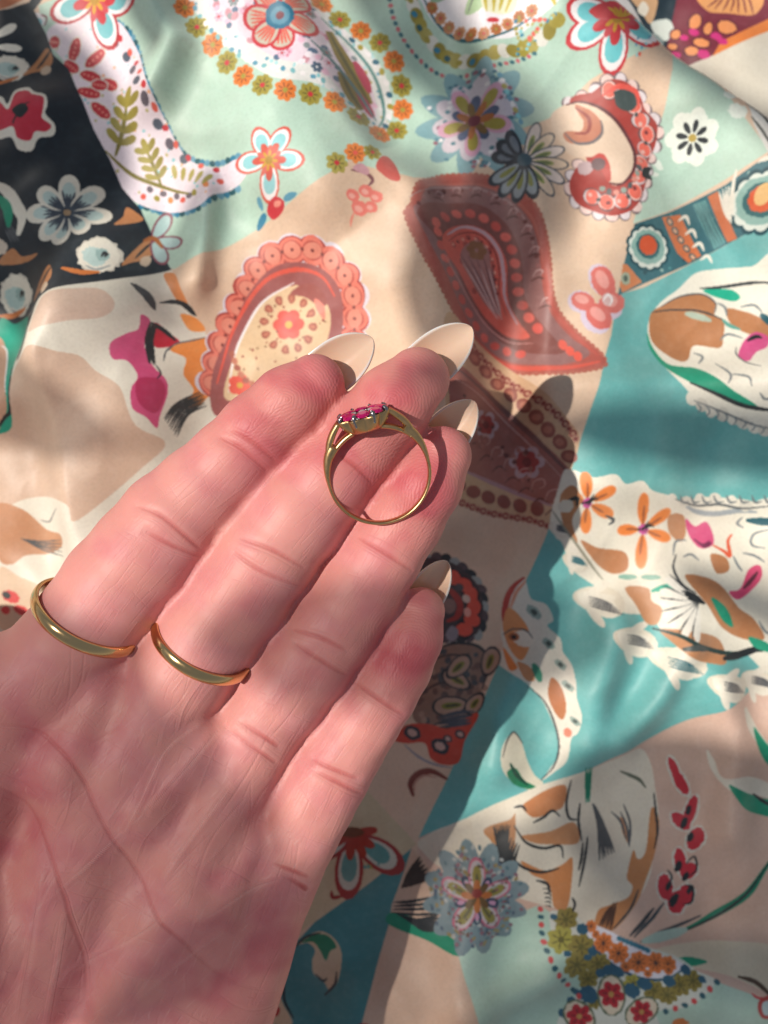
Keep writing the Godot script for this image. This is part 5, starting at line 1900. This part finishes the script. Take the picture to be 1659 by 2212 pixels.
	blob([1150, 430, 1190, 450, 1230, 560, 1330, 600, 1380, 700, 1340, 740, 1420, 820, 1430, 900, 1480, 980, 1500, 1100, 1500, 1180, 1530, 1300, 1510, 1400, 1470, 1450, 1450, 1600, 1380, 1680, 1300, 1740, 1330, 1690, 1390, 1580, 1390, 1440, 1330, 1280, 1270, 1180, 1180, 1090, 1050, 1010, 1000, 960, 1050, 880, 1040, 760, 1100, 650, 1090, 500], Color("#ded9ca"))
	brush([1180, 420, 1110, 480, 1070, 570, 1060, 690, 1080, 760], 40, Color("#b3372c"))
	brush([1190, 440, 1130, 520, 1100, 620], 24, Color("#d98f72"))
	blob([1090, 620, 1200, 730, 1220, 850, 1160, 950, 1100, 900, 1060, 800, 1050, 720], Color("#d98f56"))
	blob([1050, 880, 1110, 960, 1130, 1000, 1080, 1010], ORANGE)
	oval(1180, 820, 70, 50, 10, Color("#e3ddcd"), 0.08)
	oval(1120, 810, 34, 26, 0, Color("#a8603a"))
	oval(1120, 812, 16, 14, 0, INK)
	brush([1050, 800, 1120, 760, 1200, 770, 1240, 820], 10, INK.lightened(0.2))
	blob([1130, 960, 1220, 1000, 1240, 1080, 1180, 1070], Color("#c98a5c"))
	brush([1230, 970, 1260, 1030, 1280, 1090], 50, Color("#2c8a6c"))
	for d in [[1250, 650, 60], [1340, 850, 50], [1410, 980, 44], [1450, 1110, 44], [1490, 1330, 40]]:
		oval(d[0], d[1], d[2], d[2] * 0.5, 40, Color("#8fa49b"), 0.15)
		oval(d[0], d[1], d[2] * 0.4, d[2] * 0.3, 40, Color("#44524d"), 0.15)
	blob([1350, 1060, 1410, 1120, 1440, 1240, 1420, 1330, 1370, 1280, 1330, 1170], Color("#b06a3e"))
	oval(1450, 1410, 24, 30, 0, Color("#cf7a62"))
	brush([1200, 1120, 1310, 1220, 1380, 1380, 1400, 1520, 1370, 1650, 1290, 1740], 12, INK.lightened(0.12))
	# curled leaf
	blob([1110, 1410, 1160, 1480, 1200, 1600, 1250, 1700, 1310, 1760, 1230, 1800, 1120, 1750, 1030, 1640, 1020, 1520, 1060, 1440], Color("#d3ccb6"))
	blob([1060, 1660, 1120, 1640, 1180, 1730, 1260, 1780, 1200, 1790, 1110, 1750], Color("#17764f"))
	brush([1080, 1600, 1130, 1690, 1210, 1770], 26, Color("#0e4633"))
	brush([1030, 1560, 1060, 1460, 1110, 1410, 1170, 1490], 11, INK.lightened(0.1))
	# dark coral paisley behind the little finger
	var shell := [500, 330, 620, 300, 740, 340, 840, 420, 900, 520, 920, 660, 880, 790, 780, 810, 720, 850, 660, 790, 560, 700]
	along(shell, 60, 1, 46, [Color("#2d3134"), Color("#9aa29e"), Color("#55474a")])
	blob(shell, Color("#45393a"))
	along([560, 420, 660, 400, 770, 450, 840, 540, 860, 640, 830, 740, 760, 780], 84, 1, 66, [Color("#241f22")])
	along([560, 420, 660, 400, 770, 450, 840, 540, 860, 640, 830, 740, 760, 780], 84, 1, 56, [Color("#d9533f")])
	along([600, 450, 700, 440, 790, 520, 820, 620, 800, 720], 90, 1, 30, [Color("#d8bfae"), Color("#e8a594"), Color("#50484a")])
	brush([660, 480, 720, 520, 770, 600, 750, 680, 680, 710], 44, Color("#a3352c"))
	oval(720, 790, 40, 50, 20, Color("#8d868c"), 0.1)
	oval(700, 610, 44, 50, 0, Color("#8d6a60"))
	blob([640, 880, 760, 850, 900, 880, 960, 990, 910, 1150, 880, 1300, 760, 1350, 560, 1390, 460, 1310, 520, 1080], Color("#8f6e5c"))
	sprinkle([640, 880, 900, 880, 960, 990, 880, 1300, 560, 1390, 460, 1310, 520, 1080], 80, 24, [Color("#5a4a44"), Color("#a88774"), Color("#6d5046"), Color("#474b4e")])
	brush([640, 880, 760, 850, 900, 880, 960, 990, 910, 1150], 18, Color("#2a2c30"))
	brush([560, 1000, 640, 940, 760, 930, 850, 990], 12, Color("#3a3434"))
	brush([500, 1200, 600, 1120, 720, 1100, 860, 1140], 12, Color("#3a3434"))
	for d in [[890, 1010, -70, 190, 60], [800, 1080, -150, 200, 60], [790, 1180, 175, 230, 66], [880, 1110, 130, 160, 50], [640, 1010, -40, 190, 60], [760, 1300, 160, 240, 60]]:
		petal(d[0] + 40, d[1] + 60, d[2], d[3] + 16, d[4] + 10, Color("#2a2c30"))
		petal(d[0] + 40, d[1] + 60, d[2], d[3], d[4], Color("#b08d77"), 20)
		petal(d[0] + 40, d[1] + 60, d[2], d[3] * 0.8, d[4] * 0.4, Color("#7c7a2c"), 50)
		petal(d[0] + 40, d[1] + 60, d[2], d[3] * 0.7, d[4] * 0.16, Color("#3a3b22"), 60)
	blob([340, 1470, 420, 1380, 560, 1370, 700, 1400, 860, 1300, 880, 1330, 800, 1480, 760, 1620, 660, 1640, 580, 1600, 540, 1500, 420, 1500], Color("#c8432f"))
	hairs([620, 1330, 740, 1300, 860, 1290], [640, 1390, 760, 1380, 840, 1360], 4, 24, Color("#474952"))
	for d in [[460, 1430, 56], [640, 1520, 60], [690, 1470, 30], [770, 1440, 34]]:
		oval(d[0], d[1], d[2], d[2] * 0.8, 30, Color("#33343a"), 0.08)
		oval(d[0], d[1], d[2] * 0.6, d[2] * 0.45, 30, Color("#c9a295"), 0.1)
	brush([410, 1510, 500, 1590, 600, 1640, 720, 1660], 16, Color("#8f8a94"))
	brush([470, 1860, 450, 1780, 500, 1710, 590, 1690, 690, 1740], 44, Color("#7a3a2e"))
	brush([480, 1830, 480, 1770, 540, 1720, 620, 1730], 16, Color("#b98a78"))


func print_low_right() -> void:
	org(1106, 1286)
	blob([-560, 1600, -300, 1460, 0, 1300, 380, 1160, 640, 1060, 820, 990, 900, 1080, 930, 1250, 950, 1450, 920, 1650, 890, 1850, 820, 2010, 700, 2130, 540, 2160, 400, 2080, 300, 2010, 100, 1960, -100, 1900, -350, 1850], Color("#ddd4c1"))
	# orange-brown washes
	blob([80, 1340, 330, 1220, 330, 1360, 250, 1400, 150, 1430, 90, 1400], Color("#bd7a4c"))
	blob([60, 1540, 250, 1520, 400, 1470, 430, 1600, 280, 1610, 140, 1590], Color("#c68a5c"))
	blob([50, 1700, 200, 1770, 320, 1740, 390, 1700, 380, 1850, 340, 2010, 260, 1990, 230, 1850, 120, 1790], Color("#c9844f"))
	blob([780, 1640, 810, 1700, 860, 1650, 900, 1380, 950, 1450, 930, 1640, 880, 1820, 830, 2000, 740, 2120, 640, 2180, 540, 2160, 560, 2050, 650, 2020, 760, 1980, 790, 1900, 750, 1840, 760, 1720], Color("#c27f4b"))
	blob([700, 1430, 740, 1500, 750, 1600, 710, 1530], Color("#c48a60"))
	blob([-180, 1530, -20, 1450, 20, 1420, 0, 1700, -60, 1830, -140, 1800, -120, 1620], Color("#bd8250"))
	# ink
	hairs([470, 1100, 480, 1200, 480, 1340], [510, 1100, 500, 1220, 500, 1340], 3, 18, GREEN.darkened(0.15))
	hairs([520, 1340, 560, 1480, 570, 1720], [540, 1360, 600, 1520, 660, 1660], 6, 24, INK.lightened(0.22))
	brush([700, 1140, 770, 1170, 830, 1200, 870, 1250], 24, Color("#59604f"))
	brush([920, 1280, 930, 1400, 940, 1520, 920, 1640], 16, INK)
	for l in [[720, 1350, 760, 1470, 750, 1620], [640, 1400, 700, 1460, 730, 1570], [700, 1400, 740, 1500, 745, 1600]]:
		brush(l, 15, INK.lightened(0.25))
	for l in [[10, 1480, 80, 1580, 200, 1630, 310, 1620, 330, 1700], [-20, 1660, 60, 1740, 180, 1780, 300, 1760], [130, 1460, 200, 1430, 260, 1390, 310, 1430], [380, 1190, 350, 1340, 370, 1440, 430, 1450], [440, 1340, 430, 1460, 450, 1590], [490, 1560, 470, 1720, 430, 1880], [460, 1600, 450, 1700, 430, 1780], [10, 1370, 60, 1360, 90, 1390], [150, 1830, 220, 1850, 230, 1900], [370, 2060, 400, 1990, 380, 1940]]:
		brush(l, 17, INK)
	hairs([-20, 1480, -30, 1600, 0, 1740], [-120, 1500, -90, 1640, -30, 1800], 9, 14, INK)
	for k in 5:
		brush([190 + k * 4, 1880 + k * 26, 230, 1880 + k * 26, 240, 1900 + k * 24], 9, INK)
	hairs([560, 2140, 600, 2090, 640, 2030], [640, 2180, 670, 2090, 690, 2000], 7, 13, Color("#4a2c1c"))
	brush([660, 2170, 780, 2060, 830, 1920], 16, INK.lightened(0.1))
	brush([770, 2220, 860, 2150, 940, 2050], 26, INK.lightened(0.12))
	brush([800, 2230, 920, 2130, 1000, 2010], 22, Color("#3a4348"))
	brush([840, 2260, 1040, 2180, 1240, 2090], 20, INK.lightened(0.15))
	# red spray
	for d in [[1050, 1120, 26, 70, 70], [1090, 1210, 34, 90, 60], [1150, 1400, 34, 110, 110], [1090, 1460, 40, 70, 40], [1180, 1570, 46, 80, 110], [1090, 1720, 36, 80, 80], [1150, 1790, 52, 60, 130], [1000, 1900, 46, 90, 80], [1080, 2000, 80, 60, 10], [1140, 1950, 50, 66, 80]]:
		oval(d[0], d[1], d[3] + 14, d[2] + 14, d[4], CREAM.darkened(0.08), 0.08)
	for d in [[1050, 1120, 26, 70, 70], [1090, 1210, 34, 90, 60], [1150, 1400, 34, 110, 110], [1090, 1460, 40, 70, 40], [1180, 1570, 46, 80, 110], [1090, 1720, 36, 80, 80], [1150, 1790, 52, 60, 130], [1000, 1900, 46, 90, 80], [1080, 2000, 80, 60, 10], [1140, 1950, 50, 66, 80]]:
		oval(d[0], d[1], d[3], d[2], d[4], Color("#bd2735"), 0.08)
	for d in [[1110, 1470, 30], [1140, 1390, 24], [1150, 1560, 26], [1080, 1760, 30], [1130, 1830, 26], [1020, 1890, 26], [1060, 1990, 38], [1160, 1920, 24]]:
		oval(d[0], d[1], d[2] * 1.3, d[2] * 0.7, 110, INK, 0.15)
	brush([1130, 1740, 1180, 1690, 1200, 1780, 1150, 1830], 13, INK)
	brush([1130, 1890, 1180, 1900, 1180, 2000, 1120, 2020], 15, INK)
	brush([1010, 1780, 1040, 1830, 1020, 1880], 14, INK.lightened(0.15))
	# long green stem and leaves
	brush([1700, 1680, 1600, 1800, 1500, 1930, 1380, 2040, 1240, 2130, 1100, 2200], 44, GREEN.darkened(0.12))
	brush([1680, 1700, 1580, 1820, 1480, 1950, 1360, 2070, 1200, 2160, 1130, 2190], 14, INK)
	brush([1150, 2180, 1020, 2220, 850, 2260], 60, Color("#a8c0b4"))
	blob([1260, 1000, 1300, 1060, 1340, 1160, 1500, 1150, 1700, 1240, 1700, 1320, 1500, 1260, 1370, 1230, 1280, 1120], Color("#dcd6c6"))
	blob([1370, 1200, 1500, 1260, 1620, 1310, 1700, 1330, 1700, 1430, 1560, 1400, 1450, 1330], GREEN)
	brush([1500, 720, 1560, 880, 1660, 1000], 60, Color("#d2cdbd"))
	blob([1560, 850, 1620, 930, 1700, 1040, 1700, 1130, 1620, 1060, 1570, 960], GREEN)
	brush([1540, 1270, 1640, 1340, 1700, 1350], 22, INK)
	org(1106, 1646)
	blob([900, 1240, 1150, 1180, 1400, 1150, 1720, 1200, 1720, 1480, 1400, 1360, 1150, 1320], Color("#d3c6ad"))
	blob([1020, 1290, 1140, 1265, 1260, 1285, 1140, 1320], GREEN)
	brush([1440, 1360, 1560, 1400, 1670, 1500], 28, Color("#463322"))
	# embroidered ring on the lower mint
	var ring := [240, 940, 400, 980, 470, 1040, 600, 1080, 760, 1170, 1060, 1260, 1190, 1340, 1300, 1400, 1130, 1560, 940, 1620, 920, 1760, 330, 1760, 380, 1560, 480, 1500, 420, 1360, 330, 1230, 260, 1120]
	blob(ring, Color("#d5d8cc"))
	blob([470, 1040, 620, 1090, 760, 1170, 900, 1230, 1080, 1290, 1100, 1330, 1000, 1380, 880, 1400, 740, 1370, 620, 1290, 520, 1180], Color("#e2dee6"))
	brush([440, 1050, 520, 1180, 620, 1290, 740, 1370, 880, 1410, 1010, 1390, 1110, 1330], 20, Color("#27506a"))
	for d in [[590, 1170, 62], [690, 1240, 66], [820, 1300, 66], [930, 1300, 62], [740, 1330, 36], [1010, 1310, 50], [510, 1060, 36], [880, 1370, 26], [1010, 1340, 30], [540, 1110, 26]]:
		flower(d[0], d[1], d[2], 8, Color("#d9783a"), Color("#5b3a2c"), d[0])
	for d in [[340, 1000, 78], [310, 1130, 86], [440, 1180, 84], [420, 1310, 90], [560, 1310, 76], [500, 1420, 66], [790, 1440, 60], [920, 1480, 66], [1000, 1500, 60], [1080, 1430, 66], [1160, 1400, 60], [540, 1560, 50]]:
		flower(d[0], d[1], d[2], 7, Color("#a8a043") if int(d[0]) % 20 else Color("#8a7c36"), Color("#5f5a24"), d[0])
	for d in [[450, 1070, 40], [520, 1220, 36], [640, 1360, 50], [690, 1370, 44], [500, 1520, 66], [780, 1490, 56], [860, 1440, 50], [1010, 1410, 44], [1120, 1340, 36], [580, 1380, 36], [390, 1560, 34], [340, 1640, 40], [900, 1560, 40], [620, 1580, 46], [260, 980, 26], [350, 1220, 26], [490, 1260, 30], [420, 1500, 26], [1220, 1390, 26]]:
		oval(d[0], d[1], d[2], d[2] * 0.8, 30, [Color("#2a5a72"), Color("#1f4660")][int(d[0]) % 2], 0.14)
	for k in 8:
		oval(700 + k * 26, 1150 + k * 11, 20, 15, 30, Color("#39748a"))
	for d in [[650, 1520, 78, 120, 0], [840, 1620, 70, 110, 55], [440, 1660, 80, 110, -40]]:
		oval(d[0], d[1], d[2] + 14, d[3] + 10, d[4], Color("#5e6b54"), 0.04)
		oval(d[0], d[1], d[2], d[3], d[4], Color("#dccdb4"), 0.04)
		flower(d[0], d[1], d[2], 6, Color("#b3222f"), Color("#b88a4a"), 10)
	along([175, 930, 185, 1040, 195, 1130, 230, 1230, 280, 1330, 350, 1430, 440, 1530], 56, 1, 21, [Color("#cf4a4a"), Color("#2c5a66")])
	along([1310, 1400, 1210, 1490, 1080, 1570, 950, 1630], 64, 1, 21, [Color("#2c5a66"), Color("#cf4a4a")])
	oval(1090, 1690, 50, 40, 0, ORANGE.darkened(0.1), 0.15)
	# small outlined heart at the rim
	brush([1530, 1470, 1570, 1500, 1610, 1500], 16, RED)
	blob([1580, 1520, 1640, 1480, 1720, 1500, 1700, 1620, 1620, 1650, 1580, 1590], Color("#b0403c"))
	blob([1600, 1540, 1650, 1510, 1710, 1530, 1680, 1600, 1620, 1620], Color("#bcd2d2"))


func print_low_left() -> void:
	org(553, 1646)
	# dim blossom beside the palm
	for t in [[95, 360], [30, 370], [160, 300]]:
		petal(620, 500, t[0], t[1], 110, Color("#9a2f2c"), 0, 0.06)
		petal(620, 500, t[0], t[1] * 0.9, 84, Color("#c8cbbd"), 40)
		petal(620, 500, t[0], t[1] * 0.76, 60, Color("#5c9b98"), 80)
	for t in [95, 30, 150, 190, -10, 60]:
		petal(620, 480, t, 170, 36, Color("#a8331f"))
	oval(620, 470, 80, 36, 0, Color("#6e3a16"))
	sprinkle([690, 680, 900, 600, 700, 740], 20, 12, [Color("#a8a043"), Color("#5c9b98")])
	brush([560, 860, 500, 870, 490, 830], 24, Color("#8f2f2b"))
	# curled leaf on the dark teal
	blob([250, 1210, 330, 1130, 420, 1090, 500, 1130, 550, 1220, 550, 1340, 520, 1450, 470, 1490, 440, 1450, 370, 1400, 360, 1310, 380, 1230, 330, 1180], Color("#cdb797"))
	blob([290, 1180, 400, 1110, 480, 1130, 520, 1200, 480, 1230, 450, 1300, 410, 1220, 370, 1170], Color("#1d7a56"))
	brush([250, 1220, 320, 1140, 420, 1100], 16, INK.lightened(0.05))
	brush([380, 1400, 430, 1440, 460, 1420], 16, INK.lightened(0.1))
	brush([520, 1370, 510, 1450, 440, 1530], 16, INK.lightened(0.1))
	brush([180, 1420, 180, 1560, 240, 1680], 16, INK)
	blob([60, 1640, 130, 1520, 180, 1600, 230, 1720, 60, 1720], Color("#cdb797"))
	oval(130, 1640, 18, 36, 20, Color("#b3302c"))
	# brush drawing patch
	area([1010, 570, 1060, 610, 1200, 760, 1290, 1180, 860, 1040, 880, 900], Color("#cfae96"))
	blob([1060, 520, 1300, 420, 1400, 400, 1390, 700, 1200, 680, 1090, 600], Color("#d8cdb8"))
	blob([870, 960, 1000, 980, 1290, 1100, 1290, 1180, 1100, 1130, 860, 1040], GREEN.darkened(0.02))
	hairs([940, 800, 1040, 760, 1140, 740], [950, 780, 1000, 700, 1060, 620], 6, 30, Color("#33251c"))
	hairs([890, 890, 1000, 880, 1150, 850], [880, 960, 1040, 960, 1200, 950], 4, 18, INK)
	hairs([920, 970, 1040, 1000, 1180, 960], [980, 980, 1080, 1060, 1200, 1050], 6, 30, INK.lightened(0.04))
	hairs([1580, 420, 1560, 560, 1590, 700], [1700, 520, 1660, 640, 1680, 720], 8, 18, INK)
	brush([1500, 570, 1490, 660, 1480, 740], 34, Color("#167a52"))
	# small dense star with pink edging
	for k in 12:
		petal(1420, 850, k * 30 + 20, 330, 80, Color("#74898f"), 0, 0.06)
	for k in 240:
		var a := Vector2.from_angle(rng.randf() * TAU) * rng.randf_range(60, 310)
		oval(1420 + a.x, 850 + a.y, 15, 11, rng.randf() * 180.0, [Color("#55727c"), Color("#84606c"), Color("#a9aeac"), Color("#8d7d52"), Color("#4c5f70")][k % 5])
	for k in 5:
		var t := k * 72.0 + 55.0
		petal(1420, 835, t, 235, 66, Color("#b8647a"))
		petal(1420, 835, t, 218, 54, Color("#b9aeb2"), 20)
		petal(1420, 835, t, 190, 34, Color("#857d38"), 50)
		petal(1420, 835, t, 150, 11, Color("#55522c"), 50)
		petal(1420, 835, t + 36, 150, 34, Color("#27384f"), 50)
		petal(1420, 835, t + 36, 130, 16, Color("#b98aa8"), 80)
	for k in 110:
		var a := Vector2.from_angle(rng.randf() * TAU) * rng.randf_range(120, 240)
		oval(1420 + a.x, 840 + a.y, 9, 7, 0, [Color("#5a4a3c"), Color("#8f9b9c"), Color("#7d4a58")][k % 3])
	for k in 8:
		petal(1420, 820, k * 45, 100, 26, [Color("#a8602a"), Color("#5d4420")][k % 2])
	oval(1420, 805, 34, 28, 0, Color("#7f2c24"))
	# little red edge motifs at the foot
	oval(710, 1690, 50, 30, 20, Color("#b3302c"))
	brush([1440, 1640, 1490, 1620, 1530, 1680], 16, Color("#b0502c"))
	oval(1500, 1680, 40, 34, 0, Color("#d6dad2"))
